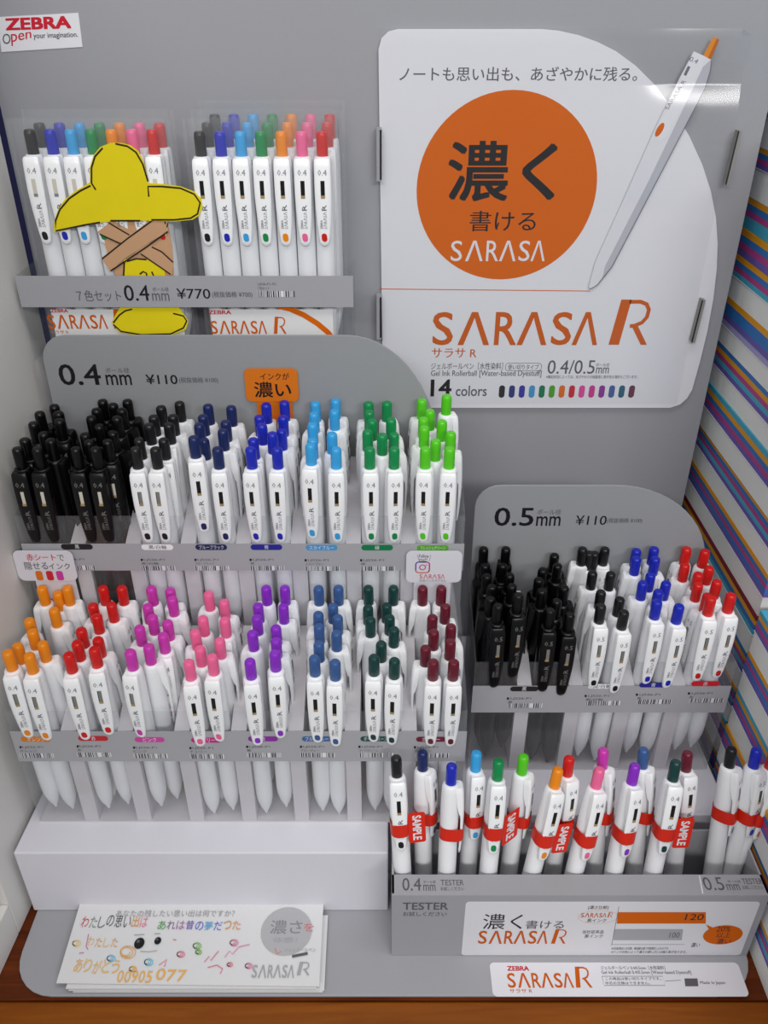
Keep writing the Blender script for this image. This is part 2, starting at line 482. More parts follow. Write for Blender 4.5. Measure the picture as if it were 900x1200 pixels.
for u0, v0, u1, v1 in ((441.5, 149, 447, 211), (441.5, 344, 447, 395)):
    q = PA.rect(u0, v0, u1, v1); mb = MB(); mb.prism([(x, 507.5, z) for x, z in q], [(x, 512.6, z) for x, z in q]); part('holding_tab', mb, GREYB, t)
    mb = MB(); q = PA.rect(u0 + 3.6, v0 + 2, u1 + 0.4, v1 - 2); mb.prism([(x, 507.3, z) for x, z in q], [(x, 507.5, z) for x, z in q]); part('slot', mb, DARK, t)
SLOTG = mat('slot_grey', '#8a8a86', 0.5, 0.3, 0.0)
for q in ([(862.5, 152), (867, 153), (852, 216), (847.5, 214)], [(820.5, 349), (825, 350), (812.5, 400), (808, 398)]):
    pts = [PA.pt(*c) for c in q]; mb = MB(); mb.prism([(x, 508.2, z) for x, z in pts], [(x, 512.6, z) for x, z in pts]); part('holding_tab', mb, SLOTG, t)
    mb = MB(); e = [pts[0], ((pts[0][0] * 2 + pts[1][0]) / 3, pts[1][1]), ((pts[3][0] * 2 + pts[2][0]) / 3, pts[2][1]), pts[3]]
    mb.prism([(x, 508.0, z) for x, z in e], [(x, 508.19, z) for x, z in e]); part('slot', mb, DARK, t)

# ------------------------------------------------------------------ pens
BC = {'black': '#161618', 'blue-black': '#17265c', 'blue': '#1a28b4', 'sky blue': '#38a4e2', 'green': '#0d8a4c', 'lime green': '#58cc1e',
      'orange': '#f08c10', 'red': '#d21a16', 'magenta': '#cc38ae', 'pink': '#f0689a', 'purple': '#8a2ac4', 'slate blue': '#375a92',
      'dark green': '#0e3c3a', 'burgundy': '#661428'}
WP = mat('pen_white', '#f2f3f6', 0.32, 0.45, 0.0)
WC = mat('clip_white', '#f8f9fb', 0.28, 0.5, 0.0)
BP = mat('pen_black', '#070708', 0.3, 0.35, 0.0)
WIN = mat('window_dark', '#14110f', 0.2, 0.5, 0.0)
WING = mat('window_gold', '#b79a6a', 0.3, 0.5, 0.0, metal=0.3)
WINS = mat('window_silver', '#8f8f88', 0.3, 0.5, 0.0, metal=0.4)
WINP = mat('window_pale', '#cfc9bb', 0.35, 0.5, 0.0)
TXG = mat('pen_print', '#85878c', 0.5, 0.3, 0.0)
TXD = mat('pen_print_dark', '#5a5c63', 0.5, 0.3, 0.0)
TXW = mat('pen_print_silver', '#7c7a78', 0.4, 0.4, 0.0)
L = 123.0                       # pen length; the profiles below are drawn for 128 and drop 5 above the grip
CLIP = [(115.2, -6.2, 3.7, -3.0), (114.2, -6.9, 4.15, -3.0), (111, -7.4, 4.3, -3.2), (104, -7.9, 4.35, -4.0), (99, -8.1, 4.35, -5.2), (97, -8.1, 4.35, -6.1),
        (90, -8.05, 4.15, -6.35), (82, -7.8, 3.7, -6.3), (76, -7.5, 3.25, -6.15), (72.4, -7.2, 2.8, -6.1), (70.9, -6.95, 2.1, -6.08), (70.2, -6.6, 1.2, -6.08)]
def clip_front(z):
    for (z0, f0, _, _), (z1, f1, _, _) in zip(CLIP, CLIP[1:]):
        if z1 <= z <= z0:
            t = (z - z1) / (z0 - z1); return f1 + (f0 - f1) * t
    return CLIP[0][1] if z > CLIP[0][0] else CLIP[-1][1]

def pen_meshes(black, colour, size, win):
    M = {}
    mb = MB(); mb.lathe([(0.5, 0), (0.9, 0.4), (1.2, 2.5), (2.4, 5.0), (3.7, 9), (4.6, 13.5), (5.0, 17), (5.15, 22), (5.2, 40), (5.2, 92), (5.1, 104), (4.95, 111), (4.75, 114.2), (4.3, 115.4), (3.7, 115.8), (2.6, 115.8)], 24)
    M['barrel'] = mb.drop().mesh('barrel', m=BP if black else WP, smooth=True)
    mb = MB(); mb.lathe([(2.8, 114.6), (3.05, 115.9), (3.05, 125.6), (2.85, 127.0), (2.3, 127.8), (1.0, 128.0)], 20)
    M['push_button'] = mb.drop().mesh('push_button', m=BP if black and colour == 'black' else mat('button_' + colour.replace(' ', '_'), BC[colour], 0.3, 0.45, 0.0), smooth=True)
    mb = MB(); R = []
    for z, f, w, b in CLIP:
        R.append([(-w, b, z), (-w, f + 0.9, z), (-w * 0.86, f + 0.3, z), (-w * 0.5, f + 0.04, z), (0, f, z), (w * 0.5, f + 0.04, z), (w * 0.86, f + 0.3, z), (w, f + 0.9, z), (w, b, z)])
    mb.rings(R); M['clip'] = mb.drop().mesh('clip', m=BP if black else WC, smooth=True)
    # window with its metal catch
    mb = MB()
    def patch(x0, x1, z0, z1, m, h=0.1, n=2):
        for i in range(n):
            za = z0 + (z1 - z0) * i / n; zb = z0 + (z1 - z0) * (i + 1) / n
            mb.add([(x0, clip_front(za) - h, za), (x1, clip_front(za) - h, za), (x1, clip_front(zb) - h, zb), (x0, clip_front(zb) - h, zb)], [(0, 1, 2, 3)], m)
    body = {'dark': WIN, 'silver': WINS, 'pale': WINP, 'bright': WINP}[win]
    patch(-1.1, 1.1, 96.6, 104.6, body); patch(-1.1, 1.1, 95.6, 97.2, WING if win != 'pale' else TXG, 0.14, 1)
    if win in ('silver', 'bright'): patch(-1.1, -0.75, 96.6, 104.6, WIN, 0.13)
    M['clip_window'] = mb.drop().mesh('clip_window')
    mb = MB(); pts = rrect(-1.5, 72.6, 1.5, 77.2, 1.45, 5)
    mb.add([(x + (z - 75) * -0.06, clip_front(z) - 0.14, z) for x, z in pts], [tuple(range(len(pts)))])
    M['colour_dot'] = mb.drop().mesh('colour_dot', m=mat('button_' + colour.replace(' ', '_'), BC[colour]) if not (black and colour == 'black') else BP)
    mb = MB()
    def words(s, x0, x1, z0, z1, m, bold=0.0, up=False):
        vs, fs, _ = glyphs(s, bold, 1); out = []
        for a, b in vs:
            if up: a, b = 1 - b, a
            x = x0 + (x1 - x0) * a; z = z0 + (z1 - z0) * b
            out.append((x, clip_front(z) - 0.16, z))
        mb.add(out, fs, m)
    g, d = (TXW, TXW) if black else (TXG, TXD)
    words(size, -2.4, 2.4, 107.2, 110.2, g, 0.0)
    words('SΛRΛSΛ', -0.2, 1.7, 79.6, 88.6, g, 0.0, True); words('R', -0.9, 1.7, 89.4, 92.4, d, 0.0, True)
    words('ZEBRA', -1.9, -0.7, 79.6, 84.4, d, 0.01, True)
    M['clip_lettering'] = mb.drop().mesh('clip_lettering')
    return M

_PM = {}
PEN_N = 0
def pen(T, B, rot, black, colour, size, label, group, win='dark', name='gel_pen'):
    """a pen whose button top sits at T, its axis running down towards B; rot turns the clip (0 = to the front, + = to the right)"""
    key = (black, colour, size, win)
    if key not in _PM: _PM[key] = pen_meshes(*key)
    M = _PM[key]
    T = Vector(T); d = (T - Vector(B)).normalized(); O = T - d * L
    root = link(name, None); root.empty_display_size = 0.005
    q = Vector((0, 0, 1)).rotation_difference(d) @ Quaternion((0, 0, 1), math.radians(rot))
    root.rotation_mode = 'QUATERNION'; root.rotation_quaternion = q
    root.location = (O.x * MM, O.y * MM, (O.z + Z0) * MM)
    tag(root, label, 'pen', group)
    link('barrel', M['barrel'], root); link('push_button', M['push_button'], root)
    c = link('clip', M['clip'], root)
    for n in ('clip_window', 'colour_dot', 'clip_lettering'): link(n, M[n], c)
    return root

ORD = ['first', 'second', 'third', 'fourth', 'fifth', 'sixth', 'seventh', 'eighth', 'ninth', 'tenth', 'eleventh', 'twelfth', 'thirteenth', 'fourteenth']
def fill_slot(pts, xc, half, yf, yb, floor, black, colour, size, rack, win='dark', front=2):
    """pens standing in one compartment; pts are where their button tops show, front ones first"""
    ztop = floor + L
    P = []
    for i, (u, v) in enumerate(pts):
        x, y, z = ray(u, v)
        if i < front:
            t = (yf + 5.9) / y; zz = min(max(z * t, ztop), ztop + 14)
            P.append([x * t, yf + 5.9, zz])
        else:
            t = (ztop + 4.0) / z; yy = min(max(y * t, yf + 15.5), yb - 6.0)
            t2 = yy / y; zz = min(max(z * t2, ztop), ztop + 9)
            P.append([x * t2, yy, zz])
    lo, hi = xc - half + 5.3, xc + half - 5.3
    for it in range(240):                                          # let neighbours settle side by side
        for i in range(len(P)):
            for j in range(i + 1, len(P)):
                dx = P[j][0] - P[i][0]; dy = P[j][1] - P[i][1]; dd = math.hypot(dx, dy) or 0.01
                if dd < 11.0:
                    e = (11.0 - dd) * 0.5
                    for kk, sg in ((i, -1), (j, 1)):
                        if kk < front: P[kk][0] += sg * dx / dd * e * 0.5
                        else:
                            P[kk][0] += sg * dx / dd * e; P[kk][1] += sg * dy / dd * e
        for i in range(len(P)):
            P[i][0] = min(max(P[i][0], lo - 1.2), hi + 1.2)
            if i >= front: P[i][1] = min(max(P[i][1], yf + 14.0), yb - 5.8)
    files = {0: [], 1: []}
    for i, p in enumerate(P): files[1 if p[0] > xc else 0].append(i)
    rank = {}
    for s in files:
        for kk, i in enumerate(sorted(files[s], key=lambda i: P[i][1])): rank[i] = (s, kk)
    body = 'black-barrelled pen' if black else 'white pen with %s button' % colour
    for i, p in enumerate(P):
        s, kk = rank[i]
        lab = '%s, %s from front, %s file, %s' % (body, ORD[kk], ('left', 'right')[s], rack)
        bx = min(max(p[0], lo), hi)
        if i < front: rot = random.uniform(-9, 9)
        else:
            c = random.random(); side = 1 if s else -1
            rot = side * random.uniform(75, 105) if c < 0.72 else (180 + random.uniform(-15, 15) if c < 0.86 else random.uniform(-10, 10))
        pen(p, (bx, p[1], p[2] - L), rot, black, colour, size, lab, '%s pens in the %s' % ('black-barrelled' if black else colour, rack), win)

# ------------------------------------------------------------------ the racks
def rack(name, x0, x1, yf, floor, ztop, s0, s1, ns, header, label, hdr_text):
    """clear-fronted rack: floor, clear panels, card dividers, grey price strip, grey header card behind"""
    yb = yf + 66.0
    t = thing(name, ((x0 + x1) / 2, (yf + yb) / 2, floor), label, 'pen rack')
    mb = MB(); mb.box(x0, yf, floor - 0.9, x1, yb, floor - 0.1); part('rack_floor', mb, DIVID, t)
    mb = MB(); mb.box(x0, yf, floor, x1, yf + 0.6, ztop); part('front_panel', mb, RACKC, t)
    for xx in (x0, x1 - 0.6):
        mb = MB(); pr = [(yf + 0.7, floor), (yb, floor), (yb, ztop + 22), (yf + 0.7, ztop)]
        mb.prism([(xx, y, z) for y, z in pr], [(xx + 0.6, y, z) for y, z in pr]); part('side_panel', mb, RACKC, t)
    w = (x1 - x0) / ns
    for i in range(1, ns):
        xc = x0 + i * w; a = 4.3
        mb = MB(); pr = [(yf + 0.9, floor), (yb - 0.4, floor), (yb - 0.4, s1 + 22), (yf + 26, s1 + 9), (yf + 0.9, s1 - 1)]
        mb.prism([(xc - a, y, z) for y, z in pr], [(xc + a, y, z) for y, z in pr]); part('divider', mb, DIVID, t)
    P = Plane('Y', yf)
    mb = MB(); mb.box(x0 - 0.4, yf - 0.16, s0, x1 + 0.4, yf - 0.01, s1); strip = part('price_strip', mb, STRIPG, t)
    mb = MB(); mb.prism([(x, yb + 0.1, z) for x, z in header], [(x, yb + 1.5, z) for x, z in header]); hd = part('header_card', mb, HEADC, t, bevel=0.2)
    k = Ink(Plane('Y', yb + 0.1), 0.1); hdr_text(k); k.build('lettering', hd)
    return t, strip, P

def strip_ink(strip, P, items, v_pill, pill_h, code_dv, bar_dv, pw=37):
    for i, (u, hexc, txt, tcol) in enumerate(items):
        k = Ink(P, 0.24)
        v = v_pill[i] if isinstance(v_pill, (list, tuple)) else v_pill
        k.pill(u - pw / 2, v - pill_h / 2, u + pw / 2, v + pill_h / 2, mat('pill_' + hexc[1:], hexc, 0.5, 0.3, 0))
        wd_ = min(pw - 8, 5.2 * len(txt))
        k.text(txt, u - wd_ / 2, v - 2.4, u + wd_ / 2, v + 2.3, tcol, 0, 0.29)
        k.pix([(u - 20, v + code_dv - 5), (u - 17.5, v + code_dv - 5), (u - 17.5, v + code_dv - 2.4), (u - 20, v + code_dv - 2.4)], INK)
        k.text('LJS26-P1', u - 16, v + code_dv - 5, u + 8, v + code_dv - 2, INKG)
        k.text(txt, u - 19, v + code_dv - 0.9, u - 19 + min(22, 5 * len(txt)), v + code_dv + 2, INKG)
        k.barcode(u - 19, v + bar_dv - 2.6, u + 21, v + bar_dv + 2.6, i + int(u))
        k.build('price_label', strip)

def zoom(pts, s, ox, oy): return [(x * s + ox, y * s + oy) for x, y in pts]
Z3 = (1 / 3, 0, 380); Z4 = (0.32222, 270, 380); Z5 = (1 / 3, 0, 660); Z6 = (0.32222, 270, 660); Z7 = (0.41111, 530, 560); ZB_ = (0.21661, 0, 440)
WTX = PRINTW

# ---- upper 0.4 rack
UF = 405.0; UFL = UT + 1.0; UX0, UX1 = -209.0, 46.0
hu = [(-201.0, UFL), (-201.0, -186)]
for i in range(7):
    a = PI - i / 6 * PI / 2; hu.append((-185.5 + 15.5 * math.cos(a), -186 + 15.5 * math.sin(a)))
for i in range(15):
    a = PI / 2 - i / 14 * PI / 2; hu.append((-22 + 57 * math.cos(a), -255 + 84.5 * math.sin(a)))
hu.append((35, UFL))
def hdr_u(k):
    k.text('0.4', 72, 427, 119.5, 451, INK, 0.012)
    k.text('ボール径', 124, 431, 152, 437, INKG); k.text('mm', 125.5, 439, 155, 451, INK, 0.014)
    k.text('¥110', 172, 439, 208.5, 450, INK, 0.012); k.text('(税抜価格 ¥100)', 210.5, 442, 256, 449.5, INKG)
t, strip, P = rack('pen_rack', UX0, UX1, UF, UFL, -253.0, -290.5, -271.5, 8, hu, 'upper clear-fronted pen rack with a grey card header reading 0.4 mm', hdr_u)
strip_ink(strip, P, [(91, '#262428', '黒', WTX), (185, '#f4f3f6', '黒/白軸', INK), (248, '#232a58', 'ブルーブラック', WTX), (312.5, '#2a2a92', '青', WTX), (377, '#4a9ad0', 'スカイブルー', WTX), (442, '#127a4a', '緑', WTX), (507, '#5aa82c', 'フレッシュグリーン', WTX)],
          [640.5, 641, 641, 641, 641.5, 641.5, 642], 6.6, 18.5, 24.5)
W8 = (UX1 - UX0) / 8
def usl(i): return UX0 + W8 * (i + 0.5)
HALF = W8 / 2 - 4.4
R1 = 'upper 0.4 rack'
bl = zoom([(62, 420), (195, 432), (430, 402), (533, 458), (112, 360), (188, 262), (235, 262), (205, 325), (258, 352), (250, 395), (292, 165), (328, 262), (395, 152),
           (425, 425), (525, 402), (470, 300), (555, 332), (560, 178), (655, 203), (690, 270), (640, 420), (745, 300), (610, 395), (512, 220)], *ZB_)
def split(pts, xm, nf):
    a = [p for p in pts[:nf] if p[0] < xm], [p for p in pts[:nf] if p[0] >= xm]
    b = [p for p in pts[nf:] if p[0] < xm], [p for p in pts[nf:] if p[0] >= xm]
    return (a[0] + b[0], len(a[0])), (a[1] + b[1], len(a[1]))
(sa, na), (sb, nb) = split(bl, 83, 4)
fill_slot(sa, usl(0), HALF, UF, UF + 66, UFL, True, 'black', '0.4', 'upper rack, slot by white panel', 'bright', na)
fill_slot(sb, usl(1), HALF, UF, UF + 66, UFL, True, 'black', '0.4', 'upper rack, slot beside white pens', 'bright', nb)
fill_slot(zoom([(478, 445), (545, 455), (492, 420), (558, 422), (510, 372), (533, 340), (595, 352), (612, 325), (565, 288), (630, 273)], *Z3), usl(2), HALF, UF, UF + 66, UFL, False, 'black', '0.4', R1, 'silver')
fill_slot(zoom([(685, 395), (765, 450), (758, 432), (700, 348), (712, 322), (730, 283), (812, 288), (812, 345), (800, 375)], *Z3), usl(3), HALF, UF, UF + 66, UFL, False, 'blue-black', '0.4', R1, 'dark')
fill_slot(zoom([(75, 458), (140, 455), (55, 425), (100, 392), (165, 415), (158, 397), (110, 358), (195, 340), (130, 288), (195, 280)], *Z4), usl(4), HALF, UF, UF + 66, UFL, False, 'blue', '0.4', R1)
fill_slot(zoom([(292, 435), (395, 492), (310, 430), (355, 398), (297, 378), (303, 322), (378, 312), (308, 283), (382, 273)], *Z4), usl(5), HALF, UF, UF + 66, UFL, False, 'sky blue', '0.4', R1)
fill_slot(zoom([(515, 450), (597, 455), (607, 425), (508, 405), (570, 397), (514, 355), (583, 347), (505, 315), (492, 283), (560, 282)], *Z4), usl(6), HALF, UF, UF + 66, UFL, False, 'green', '0.4', R1)
fill_slot(zoom([(722, 448), (785, 450), (745, 425), (705, 398), (710, 378), (797, 410), (800, 393), (726, 312), (687, 273), (792, 257)], *Z4), usl(7), HALF, UF, UF + 66, UFL, False, 'lime green', '0.4', R1)

# ---- lower 0.4 rack
LF = 337.5; LFL = RT + 1.0
hl = [(-208, LFL), (45, LFL), (45, -338), (-208, -338)]
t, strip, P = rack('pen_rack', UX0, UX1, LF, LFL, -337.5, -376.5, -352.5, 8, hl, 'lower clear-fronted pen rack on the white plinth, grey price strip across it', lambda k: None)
strip_ink(strip, P, [(43, '#d9801c', 'オレンジ', WTX), (110, '#c42a34', '赤', WTX), (176, '#cc4aa0', 'ピンク', WTX), (242, '#c22c86', 'チェリー', WTX), (308.5, '#8a2f9c', '紫', WTX), (371.5, '#40669c', 'ブルーグレー', WTX), (440, '#1a4f48', 'ダークグリーン', WTX), (505, '#74203a', 'ボルドー', WTX)],
          [866, 865, 866.5, 867, 865.5, 865.5, 865.5, 866], 6, 13, 19, pw=35)
R2 = 'lower 0.4 rack'
LW = [('orange', 'silver', Z5, [(20, 310), (100, 320), (38, 292), (82, 250), (147, 280), (77, 207), (188, 160), (210, 102), (218, 65), (100, 75)]),
      ('red', 'silver', Z5, [(240, 318), (330, 298), (268, 275), (262, 240), (340, 265), (342, 165), (322, 112), (345, 72), (417, 105), (445, 72)]),
      ('magenta', 'silver', Z5, [(463, 308), (540, 278), (560, 240), (495, 218), (575, 175), (540, 130), (600, 125), (550, 85), (615, 92), (667, 75)]),
      ('pink', 'dark', Z5, [(662, 348), (745, 325), (697, 298), (688, 252), (763, 272), (712, 190), (827, 195), (787, 132), (732, 103)]),
      ('purple', 'dark', Z6, [(70, 352), (180, 322), (165, 275), (165, 232), (25, 250), (97, 178), (107, 118), (208, 122), (123, 82), (198, 62)]),
      ('slate blue', 'dark', Z6, [(315, 340), (388, 377), (320, 295), (322, 222), (402, 250), (325, 183), (388, 172), (385, 125), (322, 72), (385, 72)]),
      ('dark green', 'dark', Z6, [(525, 338), (610, 350), (548, 290), (605, 232), (508, 195), (577, 158), (470, 152), (594, 127), (497, 65), (622, 82)]),
      ('burgundy', 'dark', Z6, [(742, 355), (823, 388), (733, 308), (795, 282), (738, 262), (798, 228), (735, 192), (782, 152), (767, 78), (695, 68)])]
for i, (c, w, zz, pts) in enumerate(LW):
    fill_slot(zoom(pts, *zz), usl(i), HALF, LF, LF + 66, LFL, False, c, '0.4', R2, w, 1 if c == 'magenta' else 2)

# ---- 0.5 rack
RF = 378.0; RX0, RX1 = 54.0, 209.0
h5 = [(56, LFL), (56, -271)]
for i in range(7):
    a = PI - i / 6 * PI / 2; h5.append((71 + 15 * math.cos(a), -270.5 + 15 * math.sin(a)))
for i in range(15):
    a = PI / 2 - i / 14 * PI / 2; h5.append((140 + 66 * math.cos(a), -318 + 62.5 * math.sin(a)))
h5.append((206, LFL))
def hdr_5(k):
    k.text('0.5', 579, 595, 624, 616, INK, 0.012)
    k.text('ボール径', 629.5, 597, 657, 603, INKG); k.text('mm', 628, 605, 656, 616, INK, 0.014)
    k.text('¥110', 674, 604, 710, 615, INK, 0.008); k.text('(税抜価格 ¥100)', 711, 607, 752, 613.5, INKG)
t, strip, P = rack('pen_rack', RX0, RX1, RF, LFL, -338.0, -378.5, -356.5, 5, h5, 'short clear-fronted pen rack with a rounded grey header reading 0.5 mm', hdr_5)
strip_ink(strip, P, [(614, '#262428', '黒', WTX), (705, '#f4f3f6', '黒/白軸', INK), (765, '#2a2a92', '青', WTX), (826, '#cc2430', '赤', WTX)], [807, 804, 802.5, 801], 5.6, 15, 19.5, pw=33)
W5 = (RX1 - RX0) / 5
def rsl(i): return RX0 + W5 * (i + 0.5)
H5 = W5 / 2 - 4.4
R3 = '0.5 rack'
fill_slot(zoom([(130, 362), (187, 322), (97, 345), (90, 320), (85, 290), (80, 262), (68, 200), (155, 232), (188, 187), (167, 262), (180, 295)], *Z7), rsl(0), H5, RF, RF + 66, LFL, True, 'black', '0.5', '0.5 rack, outermost slot', 'silver')
fill_slot(zoom([(283, 375), (338, 400), (272, 348), (262, 325), (298, 222), (322, 250), (290, 255), (330, 310), (250, 300)], *Z7), rsl(1), H5, RF, RF + 66, LFL, True, 'black', '0.5', '0.5 rack, slot beside white pens', 'silver')
fill_slot(zoom([(425, 362), (493, 380), (425, 323), (487, 347), (410, 268), (470, 270), (382, 212), (435, 213), (375, 187), (425, 180)], *Z7), rsl(2), H5, RF, RF + 66, LFL, False, 'black', '0.5', R3, 'silver')
fill_slot(zoom([(585, 350), (650, 363), (565, 298), (555, 270), (613, 273), (533, 235), (520, 205), (563, 198), (500, 175), (553, 172)], *Z7), rsl(3), H5, RF, RF + 66, LFL, False, 'blue', '0.5', R3, 'silver')
fill_slot(zoom([(748, 340), (787, 320), (785, 293), (715, 310), (703, 288), (685, 263), (733, 250), (670, 235), (715, 195), (693, 175)], *Z7), rsl(4), H5, RF, RF + 66, LFL, False, 'red', '0.5', R3, 'silver')

# ------------------------------------------------------------------ little signs standing in the racks
def sign(y, head, stem, mat_, floor, label, r, draw):
    P = Plane('Y', y); q = P.rect(*head); x0, z0 = q[3]; x1, z1 = q[1]
    sx0 = P.pt(stem[0], head[3])[0]; sx1 = P.pt(stem[1], head[3])[0]
    t = thing('shelf_sign', ((x0 + x1) / 2, y, floor), label, 'sign')
    mb = MB()
    P.plate(mb, rrect(x0, z0, x1, z1, r), -0.5, 0.0); part('sign_head', mb, mat_, t)
    mb = MB(); P.plate(mb, [(sx0, floor + 0.1), (sx1, floor + 0.1), (sx1, z0 + 1), (sx0, z0 + 1)], -0.9, -0.5); part('sign_stem', mb, mat_, t)
    k = Ink(P, 0.1); draw(k); k.build('lettering', t)
OSIGN = mat('sign_orange', '#dd7616', 0.5, 0.3, 0.01)
def d1(k):
    k.text('インクが', 305, 437, 339, 445, INK); k.text('濃い', 299, 447.5, 341.5, 465.5, INK, 0.012)
sign(469.6, (289, 432, 350.5, 470.5), (300.5, 342.5), OSIGN, UFL, 'small orange sign with black Japanese lettering behind the blue pens of the upper rack', 3.2, d1)
def d2(k):
    k.text('赤シート', 32, 649, 66, 657, REDI, 0.01); k.text('で', 68, 650, 76, 657, INKG)
    k.text('隠せる', 30, 658.5, 57, 667.5, INKG, 0.008); k.text('インク', 58, 660, 83, 667, INKG)
    for u, c in ((47.7, '#d9741c'), (60, '#cf2636'), (71.7, '#cc3fa4')): k.pill(u - 4, 669, u + 4, 680, mat('drop_' + c[1:], c, 0.5, 0.3, 0), r=1.4)
    k.text('ZEBRA', 54, 701, 66, 705, REDI)
sign(402.6, (23, 645.5, 92, 680.5), (41, 88), WHITE, LFL, 'white sign with red and grey Japanese lettering and three coloured drops, above the orange pens', 4.0, d2)
def d3(k):
    k.text('Follow', 491, 649.5, 502.5, 653.5, INKG); k.text('me!!', 491, 654, 500.5, 657.5, INKG)
    k.line([(489, 650), (491.5, 657.5)], 0.2, INKG); k.line([(505, 650), (503, 657.5)], 0.2, INKG)
    q = k.p.rect(487, 658.5, 503, 671); x0, z0 = q[3]; x1, z1 = q[1]; cx, cz = (x0 + x1) / 2, (z0 + z1) / 2
    IG = mat('icon_magenta', '#b8327c', 0.5, 0.3, 0); IG2 = mat('icon_orange', '#d06a3a', 0.5, 0.3, 0); IG3 = mat('icon_violet', '#6a3aa8', 0.5, 0.3, 0)
    rr = rrect(x0, z0, x1, z1, 1.8, 4); n = len(rr)
    for a, b, m in ((0, 8, IG2), (7, 15, IG), (14, n, IG3)): k.line(rr[a:b + 1], 0.75, m, px=False)
    k.line([rr[-1], rr[0]], 0.75, IG3, px=False)
    k.line(ellipse(cx, cz, 1.7, 1.7, 20) + [(cx + 1.7, cz)], 0.6, IG, px=False); k.poly(ellipse(cx + 2.3, cz + 1.7, 0.4, 0.4, 10), IG)
    k.logo(491.5, 673, 521, 678, REDI, 0.0); k.text('公式インスタグラム', 491.5, 678.8, 522.5, 681.6, INKG)
sign(402.6, (475.6, 646, 540, 682.5), (485, 528), WHITE, LFL, 'white sign with a camera icon and red lettering above the burgundy pens', 3.4, d3)

# ------------------------------------------------------------------ pen sets in clear pouches, with their price strip
SP = Plane('Y', 474.4)
SETC = ['black', 'blue', 'sky blue', 'green', 'orange', 'pink', 'red']
def pouch(x0, x1, yc, zb, zt, label, front_card, seed):
    t = thing('pen_pouch', ((x0 + x1) / 2, yc, zb), label, 'pen pouch', 'clear pouches of seven pens')
    mb = MB(); R = []
    n = 26; rnd = random.Random(seed)
    for j in range(9):
        f = j / 8; z = zb + 0.3 + (zt - zb) * f; th = 5.75 if f < 0.72 else 5.75 * (1 - (f - 0.72) / 0.28 * 0.4)
        ring = []
        for i in range(n):
            a = 2 * PI * i / n; ca, sa = math.cos(a), math.sin(a)
            x = (x0 + x1) / 2 + (x1 - x0) / 2 * math.copysign(abs(ca) ** 0.35, ca); y = yc + th * math.copysign(abs(sa) ** 0.35, sa)
            ring.append((x, y + (rnd.uniform(-0.12, 0.12) if f > 0.3 else 0), z))
        R.append(ring)
    mb.rings(R, cap1=False); part('pouch_film', mb, POUCH, t, smooth=True)
    for xx in (x0 - 2.2, x1 + 0.2):
        mb = MB(); mb.box(xx, yc - 0.15, zb + 0.3, xx + 2.0, yc + 0.15, zt); part('side_seam', mb, POUCH, t)
    if front_card:
        P = Plane('Y', yc - 6.3); z1 = -157.0
        mb = MB(); P.plate(mb, [(x0 + 3, zb + 1), (x1 - 3, zb + 1), (x1 - 3, z1), (x0 + 3, z1)], -0.15, 0.15); cd = part('insert_card', mb, PAPER, t)
        k = Ink(P, 0.25); w = x1 - x0
        c0 = 54 if front_card == 1 else 240
        if front_card == 1:
            k.logo(58, 369, 127, 385, LOGO); k.bigR(134, 362, 152, 385, LOGO); k.text('サラサ R', 60, 387, 81, 391, LOGO)
            k.text('ZEBRA', 60, 362, 80, 366, REDI, 0.03)
        else:
            k.text('ZEBRA', 245, 363.5, 271, 368, REDI, 0.03); k.logo(248, 376, 313, 391, LOGO); k.bigR(321, 371, 336, 391, LOGO)
            k.text('サラサ R', 248, 392.5, 270, 396, LOGO)
            k.line([(326, 358.5), (340, 362), (356, 369), (372, 379), (384, 389), (391, 398)], 3.2, ORANGE)
        k.build('lettering', cd)
    return t
def pen_set(xs, yc, zt, where, win):
    for x, c in zip(xs, SETC):
        pen((x, yc, zt), (x, yc, zt - L), random.uniform(-2, 2), False, c, '0.4', 'white pen with %s button sealed in the %s' % (c, where), 'pens in the %s' % where, win)
def linx(u0, u1, y, v, n=7):
    P = Plane('Y', y); a = P.pt(u0, v)[0]; b = P.pt(u1, v)[0]
    return [a + (b - a) * i / (n - 1) for i in range(n)]
def spread(xs, pitch=10.75):
    c = sum(xs) / len(xs); return [c + (i - 3) * pitch for i in range(7)]
ZP = -61.0
XR = spread(linx(232, 378, 483, 155)); XL = spread(linx(36, 176, 483, 155))
PZ = ST + 0.3
pen_set(XL, 483.4, ZP - 1.0, 'front pouch at the left', 'pale')
pen_set([x + 1.3 for x in XL], 495.6, ZP + 0.6, 'rear pouch at the left', 'dark')
pen_set(XR, 483.4, ZP - 2.0, 'front pouch beside the poster', 'dark')
pen_set([x + 2.2 for x in XR], 495.6, ZP + 0.8, 'middle pouch beside the poster', 'dark')
pen_set(spread([x + 3.8 for x in XR], 10.5), 507.4, ZP + 3.4, 'rearmost pouch beside the poster', 'dark')
def pw(xs, m=6.2): return xs[0] - m, xs[-1] + m
a, b = pw(XL); pouch(a - 3, b + 2.0, 483.4, PZ, -57, 'clear pouch of seven white pens behind the yellow paper figure', 1, 1)
a, b = pw([x + 1.3 for x in XL]); pouch(a, b, 495.6, PZ, -54, 'clear pouch standing behind the pouch with the yellow paper figure', 0, 2)
a, b = pw(XR); pouch(a, b, 483.4, PZ, -57, 'clear pouch of seven white pens with orange arc card, beside the poster', 2, 3)
a, b = pw([x + 2.2 for x in XR]); pouch(a, b, 495.6, PZ, -54, 'clear pouch in the middle of the three beside the poster', 0, 4)
a, b = pw(spread([x + 3.8 for x in XR], 10.5)); pouch(a, min(b, -14), 507.4, PZ, -51, 'rearmost clear pouch of the three beside the poster', 0, 5)

